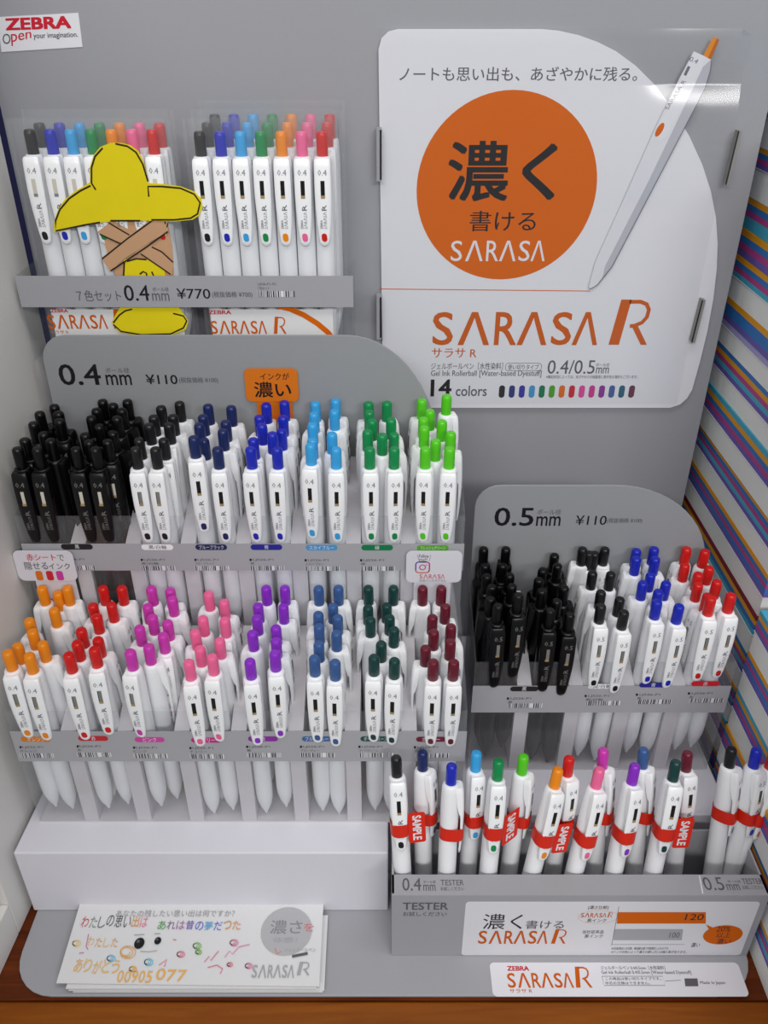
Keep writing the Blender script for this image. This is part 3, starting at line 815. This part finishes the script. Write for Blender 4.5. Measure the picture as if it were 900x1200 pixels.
t = thing('price_bar', (-114, 474.4, ST), 'grey price bar reading 0.4 mm 770 yen across the pen pouches', 'price bar')
zb_, zt_ = SP.pt(200, 360)[1], SP.pt(200, 323.5)[1]
mb = MB(); SP.plate(mb, [(-208, zb_), (-17.5, zb_), (-17.5, zt_), (-208, zt_)], -0.5, 0.0); part('bar_card', mb, GREY, t)
for xx in (-208, -18.1):
    mb = MB(); mb.box(xx, 474.9, ST - 0.0 + 0.2, xx + 0.6, 511, zt_); part('side_card', mb, RACKC, t)
k = Ink(SP, 0.1)
k.text('７色セット', 91, 340, 143, 353, INKG, 0.004); k.text('0.4', 147, 334, 176, 352.5, INK, 0.008); k.text('ボール径', 179, 336.5, 198, 341.5, INKG); k.text('mm', 179, 343.5, 199, 352.5, INKG, 0.006)
k.text('¥770', 208, 338, 247, 350, INK, 0.006); k.text('(税抜価格 ¥700)', 249, 341.5, 296, 349.5, INKG)
k.text('LJS26-P1-7C', 302, 331.5, 324, 335, INKG); k.text('７色セット', 302, 336, 316, 339.5, INKG); k.barcode(302, 341, 346, 348, 77)
k.build('lettering', t)

# yellow paper figure tucked behind the price bar
FP = Plane('Y', 476.1)
t = thing('paper_figure', (-143, 476, -165), 'hand-drawn paper figure with wide yellow hat and crossed tan bands, behind the price bar', 'paper cut-out')
def cut(name, pts, m, h0, h1, par=t):
    mb = MB(); FP.plate(mb, [FP.pt(*c) for c in pts], h0, h1, m); return part(name, mb, m, par)
hat = [(64, 271), (64, 260), (68, 247), (76, 234), (88, 224), (100, 217), (106, 213), (106, 196), (110, 182), (118, 172), (130, 167), (142, 167), (154, 170), (163, 177), (169, 190), (173, 207), (174, 214), (190, 215), (212, 218), (228, 224), (236, 232), (238, 242), (234, 252), (226, 257), (205, 259), (170, 258), (130, 259), (105, 262), (82, 268), (70, 271)]
face = [(118, 259), (196, 259), (202, 290), (204, 330), (140, 330), (130, 312), (124, 290)]
cut('face', face, TAN, -0.35, 0.0)
body = [(145, 304), (170, 303), (192, 307), (194, 326), (205, 340), (208, 358), (214, 366), (221, 376), (218, 386), (200, 393), (165, 394), (140, 389), (131, 378), (136, 368), (142, 358), (141, 340), (146, 326)]
cut('robe', body, YELLOW, 0.02, 0.35)
h = cut('hat', hat, YELLOW, 0.75, 1.15)
b2 = cut('band', [(114, 272), (132, 258), (150, 268), (178, 286), (204, 306), (202, 322), (170, 302), (140, 284)], TAN, 0.37, 0.52)
b1 = cut('band', [(119, 302), (150, 278), (178, 256), (190, 252), (198, 262), (197, 271), (170, 287), (146, 303), (130, 318)], TAN, 0.54, 0.72)
PEN_L = mat('marker_line', '#2a2218', 0.6, 0.2, 0.0)
def outline(segs, h, w, par):
    k = Ink(FP, h)
    for s in segs: k.line(s, w, PEN_L)
    k.build('drawn_outline', par)
outline([[(113, 222), (108, 214), (108, 196), (112, 183), (121, 173)], [(136, 168), (150, 171), (160, 178), (168, 192), (174, 212)], [(175, 230), (174, 218), (190, 218), (212, 220), (228, 227), (235, 237), (232, 250), (224, 255), (205, 257), (178, 257)], [(165, 258), (130, 258)], [(118, 260), (100, 263), (66, 270), (66, 258), (71, 245), (82, 232), (95, 223), (107, 217)]], 1.25, 0.9, h)
outline([[(120, 303), (150, 279), (186, 253)], [(130, 317), (150, 304), (172, 289), (197, 271)], [(189, 252), (191, 257), (193, 255), (194, 262), (197, 261), (196, 266)]], 0.8, 0.8, b1)
outline([[(117, 274), (141, 285), (142, 284)], [(128, 261), (150, 274), (152, 275)], [(165, 297), (200, 321)], [(178, 289), (190, 295), (203, 307)]], 0.6, 0.8, b2)
outline([[(146, 306), (145, 325)], [(149, 306), (160, 303), (172, 304)], [(164, 321), (168, 318), (172, 320), (172, 325)], [(178, 318), (181, 325)], [(133, 378), (140, 369), (147, 364), (155, 362)], [(133, 380), (142, 388), (166, 392), (200, 391), (215, 384), (219, 376), (215, 370), (203, 367)]], 0.45, 0.9, t)

# ------------------------------------------------------------------ tester tray with its pens
TF = 287.5; TZ = -428.0; TX0, TX1 = 4.5, 214.6; TB = 331.0
t = thing('tester_tray', (108, 314, BT), 'grey card tester tray with a white printed label standing on the base board', 'tester tray')
mb = MB()
mb.box(TX0, TF, BT + 0.2, TX1, TF + 1.2, TZ); mb.box(TX0, TF + 1.2, TZ - 0.8, TX1, TF + 13, TZ)
mb.box(TX0, TF + 1.2, BT + 0.2, TX0 + 1.2, TB, TZ); mb.box(TX1 - 1.2, TF + 1.2, BT + 0.2, TX1, TB, TZ)
mb.box(TX0, TB - 1.2, BT + 0.2, TX1, TB, TZ); mb.box(TX0, TF + 1.2, BT + 0.2, TX1, TB, BT + 1.0)
part('tray_body', mb, GREY, t)
TY = Plane('Y', TF); TP = Plane('Z', TZ)
g8 = lambda x, y: (x * 0.51111 + 440, y * 0.51111 + 820)
def r8(x0, y0, x1, y1): return (*g8(x0, y0), *g8(x1, y1))
q = [TY.pt(*g8(207, 463)), TY.pt(*g8(862, 586))]
lx0, lz1 = q[0]; lx1, lz0 = TX1 - 4.0, TY.pt(*g8(500, 585))[1]
mb = MB(); TY.plate(mb, rrect(lx0, lz0, lx1, lz1, 2.4), 0.05, 0.25); lab = part('front_label', mb, PRINTW, t)
k = Ink(TY, 0.35)
k.text('濃く', *r8(245, 490, 335, 525), INK, 0.0); k.text('書ける', *r8(343, 505, 430, 524), INKG)
k.logo(*r8(235, 529, 393, 558), LOGO); k.bigR(*r8(402, 525, 435, 558), LOGO)
k.text('[濃さ比較]', *r8(487, 471, 533, 480), INKG)
q = TY.rect(*r8(462, 482, 552, 512)); k.line(ellipse((q[0][0] + q[1][0]) / 2, (q[0][1] + q[3][1]) / 2, (q[1][0] - q[0][0]) / 2, (q[0][1] - q[3][1]) / 2, 32) + [(q[1][0], (q[0][1] + q[3][1]) / 2)], 0.25, mat('pale_orange', '#e6b490', 0.5, 0.3, 0), px=False)
k.logo(*r8(470, 488, 528, 498), LOGO); k.bigR(*r8(531, 486, 542, 498), LOGO); k.text('黒インク', *r8(484, 501, 528, 509), INKG)
k.text('当社従来品', *r8(474, 527, 522, 535), INKG); k.text('黒インク', *r8(478, 537, 520, 545), INKG)
k.pix([g8(556, 486), g8(757, 486), g8(757, 512), g8(553, 512)], ORANGE); k.text('120', *r8(708, 490, 750, 504), INK, 0, 0.4)
k.pix([g8(548, 525), g8(705, 525), g8(702, 550), g8(545, 550)], INKL); k.text('100', *r8(672, 532, 695, 544), INKG, 0, 0.4)
k.line([g8(558, 473), g8(541, 562)], 0.25, INKG); k.line([g8(541, 560), g8(708, 560)], 0.25, INKG); k.text('濃い', *r8(722, 556, 742, 566), INKG)
k.text('※当社従来品との比較。筆記線の濃さを数値化したものです。', *r8(540, 566, 672, 572), INKG); k.text('※インクの色によって濃さの感じ方には個人差があります。', *r8(540, 574, 712, 580), INKG)
q = TY.pt(*g8(796, 538)); k.poly(ellipse(q[0], q[1], 11.3, 9.4), ORANGE, 0.38); k.pix([g8(757, 514), g8(768, 532), g8(775, 522)], ORANGE, 0.3)
for i, s in enumerate(('20%', '以上', '濃い')): k.text(s, *r8(780, 518 + i * 14, 812, 530 + i * 14), INK, 0, 0.42)
k.build('lettering', lab)
k = Ink(TY, 0.1)
k.text('TESTER', *r8(63, 465, 166, 481), INKG, 0.02); k.text('お試しください', *r8(63, 486, 163, 496), INKG)
kk = Ink(TP, 0.1)
kk.text('0.4', *r8(62, 409, 105, 438), INKG, 0.006); kk.text('mm', *r8(110, 424, 138, 438), INKG); kk.text('ボール径', *r8(110, 415, 138, 421), INKG); kk.text('TESTER', *r8(150, 413, 203, 426), INKG); kk.text('お試しください', *r8(150, 429, 203, 438), INKG)
k5 = Ink(TP, 0.1)
k5.text('0.5', *r8(757, 407, 803, 437), INKG, 0.006); k5.text('mm', *r8(808, 423, 838, 437), INKG); k5.text('ボール径', *r8(808, 414, 838, 420), INKG); k5.text('TESTER', *r8(843, 410, 890, 423), INKG); k5.text('お試しください', *r8(843, 426, 890, 435), INKG)
k5.pix([g8(741, 403), g8(744, 403), g8(752, 445), g8(749, 445)], PRINTW)
k.build('lettering', t); kk.build('ledge_lettering', t); k5.build('ledge_lettering', t)

SRED = mat('sample_red', '#d8260e', 0.4, 0.4, 0.0)
TEST = [  # colour, button top, where it leaves the tray, row, turn, tag side
    ('black', (47, 130), (62, 398), 0, 2, 1), ('blue-black', (108, 118), (110, 398), 1, 62, 0), ('blue', (175, 148), (163, 398), 0, 85, 0), ('sky blue', (232, 120), (211, 398), 1, 14, 0),
    ('green', (283, 138), (258, 398), 0, 3, 2), ('lime green', (340, 128), (305, 398), 1, 62, 0), ('orange', (420, 157), (358, 398), 0, 14, 1), ('red', (445, 132), (405, 398), 1, 24, 0),
    ('pink', (515, 157), (455, 398), 0, 16, 0), ('magenta', (523, 113), (500, 398), 1, 55, 0), ('purple', (596, 148), (545, 398), 0, 18, 0), ('slate blue', (615, 112), (592, 398), 1, 58, 0),
    ('dark green', (690, 140), (635, 398), 0, 2, 1), ('burgundy', (716, 120), (682, 398), 1, 12, 0), ('black', (817, 110), (772, 398), 1, 48, 0), ('blue', (875, 112), (828, 398), 1, 28, 0), ('red', (918, 116), (871, 398), 1, 30, 0)]
ROWY = (306.0, 317.5)
band_m = None
for i, (c, tp, bp, row, rot, tg) in enumerate(TEST):
    y0 = ROWY[row]
    x, y, z = ray(*g8(*bp)); t0 = y0 / y; B = Vector((x * t0, y0, z * t0))
    if B.x > TX1 - 6.6: B.x = TX1 - 6.6
    # top: where its sight line passes at the length left above the tray
    x, y, z = ray(*g8(*tp)); lo_, hi_ = y0 + 4, y0 + 45
    best = None
    for s in range(0, 141):
        yy = lo_ + (hi_ - lo_) * s / 140; T = Vector((x, y, z)) * (yy / y)
        d = (T - B); Ln = d.length
        dz = d.normalized(); down = (B.z - (BT + 2.0)) / max(0.2, dz.z)
        yb2 = B.y - dz.y / max(0.2, dz.z) * (B.z - BT)
        e = abs(Ln + down - L) + (100 if yb2 < TF + 6.6 else 0)
        if best is None or e < best[0]: best = (e, T)
    T = best[1]
    size = '0.4' if i < 14 else '0.5'
    lab = 'tester pen with %s button and red band, %s part of tray' % (c, size)
    p = pen(T, B, rot, False, c, size, lab, 'tester pens in the grey tray', 'dark', 'tester_pen')
    if band_m is None:
        mb = MB(); n = 26
        prof = []
        for a in range(n):
            an = 2 * PI * a / n; ca, sa = math.cos(an), math.sin(an)
            prof.append((5.5 * math.copysign(abs(ca) ** 0.75, ca), -1.6 + 6.95 * math.copysign(abs(sa) ** 0.75, sa)))
        out_ = [[(px, py, z) for px, py in prof] for z in (80.6, 88.8)]
        mb.rings(out_, cap0=False, cap1=False); band_m = mb.drop().mesh('sample_band', m=SRED, smooth=True)
    bnd = link('sample_band', band_m, p)
    if tg:
        # flag of the band, standing out to the side
        ang = math.radians(-rot)
        mb = MB(); P0 = Plane('Y', -8.4)
        x0_, x1_ = (4.6, 14.2); sl = 0.0 if tg == 1 else 0.55
        out2 = rrect(x0_, 75.0, x1_, 95.0, 1.4, 4)
        f = lambda x, z, h: (x, -6.4 - h + (x - x0_) * sl, z + (x - x0_) * (0.06 if tg == 1 else 0.35))
        mb.prism([f(x, z, -0.1) for x, z in out2], [f(x, z, 0.1) for x, z in out2], SRED)
        vs, fs, _ = glyphs('SAMPLE', 0.03)
        tv = []
        for a, b in vs:
            X = x0_ + 2.4 + (x1_ - x0_ - 4.6) * b; Zz = 93.2 - 16.4 * a
            tv.append(f(X, Zz, 0.16))
        mb.add(tv, fs, PRINTW); link('sample_tag', mb.drop().mesh('sample_tag'), bnd)

# ------------------------------------------------------------------ label card and paper on the base board
BP_ = Plane('Z', BT)
t = thing('label_card', (115, 275, BT), 'long white label card with rust lettering on the base board before the tray', 'label card')
cr = [g8(261, 603), g8(829, 601), g8(842, 672), g8(275, 681)]
c4 = [BP_.pt(*c) for c in cr]
xa, ya = c4[3]; xb, yb_ = c4[1]
mb = MB(); BP_.plate(mb, rrect(c4[0][0], c4[3][1], c4[1][0], c4[0][1], 2.6), 0.05, 0.35); part('card_sheet', mb, PRINTW, t)
k = Ink(BP_, 0.45)
k.text('ZEBRA', *r8(303, 612, 352, 622), REDI, 0.04); k.logo(*r8(305, 628, 455, 661), LOGO); k.bigR(*r8(460, 613, 498, 661), LOGO); k.text('サラサ R', *r8(308, 664, 360, 673), LOGO)
k.text('ジェルボールペン 0.4/0.5mm［水性染料］', *r8(517, 611, 665, 620), INKG); k.text('Gel Ink Rollerball 0.4/0.5mm [Water-based Dyestuff]', *r8(519, 622, 725, 632), INKG)
q = BP_.rect(*r8(524, 635, 664, 656)); k.line([q[0], q[1], q[2], q[3], q[0]], 0.25, INKG, px=False); k.text('この商品は使い切りタイプです。', *r8(528, 637, 655, 644), INKG); k.text('中芯の交換はできません。', *r8(528, 647, 630, 654), INKG)
k.line([g8(664, 646), g8(700, 644)], 0.25, INKG); k.pix([g8(708, 640), g8(738, 640), g8(740, 658), g8(710, 658)], INKG); k.text('Made in Japan', *r8(746, 646, 803, 655), INKG)
k.build('lettering', t)

PS = [(97, 1049), (379, 1060), (374, 1156), (66, 1152)]
t = thing('paper_pad', (-140, 285, BT), 'thick stack of white cards under the scribbled card on the base board', 'paper stack')
BPp = Plane('Z', BT)
q0 = [(-178.0, 265.6), (-36.0, 265.6), (-36.5, 311.5), (-177.0, 311.5)]
mb = MB()
for i in range(6):
    dx = random.uniform(-0.8, 0.8); dy = random.uniform(-0.6, 0.6)
    BPp.plate(mb, [(x + dx + (1.5 if i < 3 else -1.5), y + dy) for x, y in q0], 0.1 + i * 0.85, 0.1 + i * 0.85 + 0.72)
part('card_stack', mb, PAPER, t)
TH = 5.4
PT = Plane('Z', BT + TH + 0.8)
t = thing('scribbled_card', (-140, 288, BT + TH), 'white card covered in coloured handwriting and doodled eyes on top of the stack', 'paper card')
q4 = [PT.pt(*c) for c in PS]   # tl tr br bl
def warp(a, b, h=0.0):
    tl, tr, br, bl = q4
    x = (bl[0] * (1 - a) + br[0] * a) * (1 - b) + (tl[0] * (1 - a) + tr[0] * a) * b
    y = (bl[1] * (1 - a) + br[1] * a) * (1 - b) + (tl[1] * (1 - a) + tr[1] * a) * b
    return x, y, PT.d + h + 2.2 * max(0, 0.35 - a) ** 1.5 * b
mb = MB(); n = 12
vs = [warp(i / n, j / 4, 0) for j in range(5) for i in range(n + 1)]; vs2 = [(x, y, z - 0.3) for x, y, z in vs]
fs = []
for j in range(4):
    for i in range(n):
        a = j * (n + 1) + i; fs.append((a, a + 1, a + n + 2, a + n + 1)); N = len(vs); fs.append((N + a, N + a + n + 1, N + a + n + 2, N + a + 1))
N = len(vs)
rim = [i for i in range(n + 1)] + [j * (n + 1) + n for j in range(1, 5)] + [4 * (n + 1) + i for i in range(n - 1, -1, -1)] + [j * (n + 1) for j in range(3, 0, -1)]
for a, b in zip(rim, rim[1:] + rim[:1]): fs.append((b, a, N + a, N + b))
mb.add(vs + vs2, fs); part('card_sheet', mb, PAPER, t)
class CardInk(Ink): pass
k = Ink(PT, 0.5)
g9 = lambda x, y: (x * 0.36667 + 60, y * 0.36667 + 1040)
def r9(x0, y0, x1, y1): return (*g9(x0, y0), *g9(x1, y1))
def hw(s, x0, y0, x1, y1, cols, bold=-0.002):
    for i, ch in enumerate(s):
        w = (x1 - x0) / len(s)
        if ch == ' ': continue
        yy = random.uniform(-3, 3)
        k.text(ch, *r9(x0 + i * w + 2, y0 + yy, x0 + (i + 1) * w - 2, y1 + yy), mat('pencil_' + cols[i % len(cols)][1:], cols[i % len(cols)], 0.6, 0.2, 0), bold)
k.text('あなたの残したい思い出は何ですか？', *r9(205, 74, 585, 95), INKL)
hw('わたしの思い出は', 90, 92, 306, 128, ['#d04a5a', '#8a9a8a', '#77777c', '#66666c', '#55555c', '#66666a', '#e0a04a', '#e88aa8'])
hw('あれは昔の夢だった', 336, 110, 606, 138, ['#5aa85a', '#8a6a9a', '#a878a8', '#7a5ac0', '#5a6ad0', '#5ab0e0', '#5a70d0', '#d0a060', '#e09a6a'])
c_ = PT.pt(*g9(752, 140)); k.poly(ellipse(c_[0], c_[1], 15.2, 15.2, 40), mat('print_disc', '#b4b4b7', 0.6, 0.2, 0), 0.42)
k.text('濃さ', *r9(698, 106, 800, 150), mat('print_mid', '#8a8a90', 0.6, 0.2, 0)); k.text('を', *r9(806, 116, 838, 142), mat('pencil_d07a80', '#d07a80', 0.6, 0.2, 0)); k.text('体感！', *r9(708, 160, 785, 178), INKL)
k.logo(*r9(640, 250, 775, 290), INKL); k.bigR(*r9(785, 240, 825, 282), INKL); k.text('ジェルボールペン', *r9(745, 195, 845, 207), INKL); k.line([g9(770, 222), g9(820, 212)], 1.6, INKG)
hw('わたした', 110, 160, 212, 190, ['#e8c48a', '#e0b070'])
hw('ありがとう', 66, 232, 215, 275, ['#eab868', '#e8c078']); hw('00905', 205, 268, 320, 306, ['#ecb45a']); hw('077', 330, 264, 430, 300, ['#ecb45a'])
for cx, cy, r_ in ((282, 180, 3.0), (341, 172, 2.0)):
    p_ = PT.pt(*g9(cx, cy)); k.poly(ellipse(p_[0], p_[1], r_, r_ * 1.15, 20), INK, 0.55); k.poly(ellipse(p_[0] - r_ * 0.3, p_[1] + r_ * 0.4, r_ * 0.35, r_ * 0.35, 10), INKG, 0.6)
k.line([g9(266, 154), g9(298, 152)], 0.5, INKL); k.line([g9(330, 150), g9(350, 149)], 0.5, INKL); k.line([g9(285, 206), g9(312, 208), g9(338, 204)], 0.4, INKL)
def squig(x, y, r_, col, turns=2.5, w=0.5):
    m = mat('pencil_' + col[1:], col, 0.6, 0.2, 0); pts = []
    for i in range(int(turns * 14)):
        a = i / 14 * 2 * PI; rr_ = r_ * (0.5 + 0.5 * i / (turns * 14)); pts.append(g9(x + rr_ * math.cos(a) + i * 0.25, y + 0.8 * rr_ * math.sin(a)))
    k.line(pts, w, m)
for a in ((75, 180, 14, '#ead08a'), (238, 208, 28, '#e8b46a'), (185, 228, 14, '#7ac4e0'), (305, 240, 15, '#7ac4e0'), (408, 215, 13, '#e08aa0'), (460, 188, 14, '#8ac06a'), (465, 208, 10, '#8ac06a'), (578, 178, 14, '#e08aa8'), (625, 252, 12, '#e08aa8'), (255, 262, 12, '#ecb45a'), (565, 248, 9, '#e08a9a')): squig(*a)
for pts, col in (([(120, 150), (112, 190), (118, 200)], '#d07ab0'), ([(90, 212), (105, 210)], '#d07ab0'), ([(390, 168), (400, 170)], '#e06a8a'), ([(490, 240), (505, 222), (510, 236), (535, 205)], '#e06a8a'), ([(555, 225), (570, 205), (580, 215), (600, 192), (635, 184)], '#e08aa8'), ([(345, 250), (370, 232), (362, 255)], '#e06a8a'), ([(500, 258), (530, 250), (548, 262), (540, 278)], '#e06a8a'), ([(715, 195), (722, 215), (735, 205)], '#d87a6a')):
    k.line([g9(*p_) for p_ in pts], 0.5, mat('pencil_' + col[1:], col, 0.6, 0.2, 0))
k.build('handwriting', t)

# ------------------------------------------------------------------ stacked books at the right
BK = {'o': mat('book_orange', '#dc981c', 0.5, 0.3, 0.03), 'b': mat('book_blue', '#3474ba', 0.5, 0.3, 0.03), 'm': mat('book_magenta', '#b04488', 0.5, 0.3, 0.03), 'c': mat('book_cyan', '#48a6c4', 0.5, 0.3, 0.03), 'p': mat('book_purple', '#6a5aaa', 0.5, 0.3, 0.03), 'l': mat('book_lilac', '#a09fca', 0.5, 0.3, 0.03), 'r': mat('book_wine', '#7a2434', 0.5, 0.3, 0.03)}
def page_mat():
    m = bpy.data.materials.new('page_edges'); m.use_nodes = True
    nt = m.node_tree; b = nt.nodes['Principled BSDF']; b.inputs['Roughness'].default_value = 0.8
    tc = nt.nodes.new('ShaderNodeTexCoord'); w = nt.nodes.new('ShaderNodeTexWave'); w.bands_direction = 'Z'; w.inputs['Scale'].default_value = 320; w.inputs['Distortion'].default_value = 0.6
    cr_ = nt.nodes.new('ShaderNodeValToRGB'); cr_.color_ramp.elements[0].color = (*lin('#d8dad8'), 1); cr_.color_ramp.elements[1].color = (*lin('#eceeeb'), 1)
    nt.links.new(tc.outputs['Object'], w.inputs['Vector']); nt.links.new(w.outputs['Fac'], cr_.inputs[0]); nt.links.new(cr_.outputs[0], b.inputs['Base Color'])
    return m
PAGES = page_mat()
def book(x, y0, y1, z, th, band, stripes, label, group, dx):
    t = thing('book', (x + dx + 70, (y0 + y1) / 2, z), label, 'book', group)
    zt = z + th - 0.1; zb = zt - band
    if zb - z > 1.0:
        mb = MB(); mb.box(x + dx + 0.5, y0 + 0.5, z + 0.05, x + dx + 150, y1 - 0.5, zb - 0.35); part('page_block', mb, PAGES, t)
        mb = MB(); mb.box(x + dx, y0, zb - 0.3, x + dx + 151, y1, zb); part('cover', mb, COVER, t)
    mb = MB(); n = len(stripes); h = (zt - max(zb, z + 0.05)) / n
    for i, c in enumerate(reversed(stripes)): mb.box(x + dx + 0.3, y0 + 0.3, max(zb, z + 0.05) + i * h + 0.03, x + dx + 150.5, y1 - 0.3, max(zb, z + 0.05) + (i + 1) * h, BK[c])
    part('coloured_sections', mb, None, t)
COVER = mat('book_cover', '#dedee4', 0.4, 0.4, 0.02)
TALL = [(-60, 3, 'c'), (-79, 11, 'obmp'), (-107, 99, 'obmcc'), (-125, 99, 'obmp'), (-141, 13, 'obmc'), (-168, 18, 'obbpl'), (-198, 16, 'bomcp'), (-227.5, 17, 'cobmp'), (-260, 15.5, 'obmcp'), (-289, 15, 'obmbp'), (-318, 14, 'robc'), (-347, 15, 'bomcp'), (-376, 15, 'obmcp'), (-405, 15, 'cobmp'), (-434, 15, 'obmbp'), (-462, 14, 'obmc'), (COUNTER + 0.2, 0, '')]
n = len(TALL) - 1
for i in range(n):
    z = TALL[i + 1][0]; th = TALL[i][0] - z
    w = ('lowest' if i == n - 1 else 'topmost' if i == 0 else (ORD + ['fifteenth'])[i] + ' from the top')
    book(222.0, 396, 640, z, th, min(TALL[i][1], th - 0.2), TALL[i][2], 'striped book, %s in the tall stack by the board' % w, 'books in the tall stack', random.uniform(-0.5, 0.8))
z = COUNTER + 0.2
pat = ['obmcp', 'bomcp', 'obmp', 'cobmp', 'obmbp', 'cobmp']
for i in range(6):
    w = ('lowest' if i == 0 else 'topmost' if i == 5 else ORD[5 - i] + ' from the top')
    book(217.0, 150, 386, z, 30.5, 15, pat[i], 'striped book, %s in the short stack beside the tray' % w, 'books in the short stack', random.uniform(-0.4, 0.6))
    z += 30.5
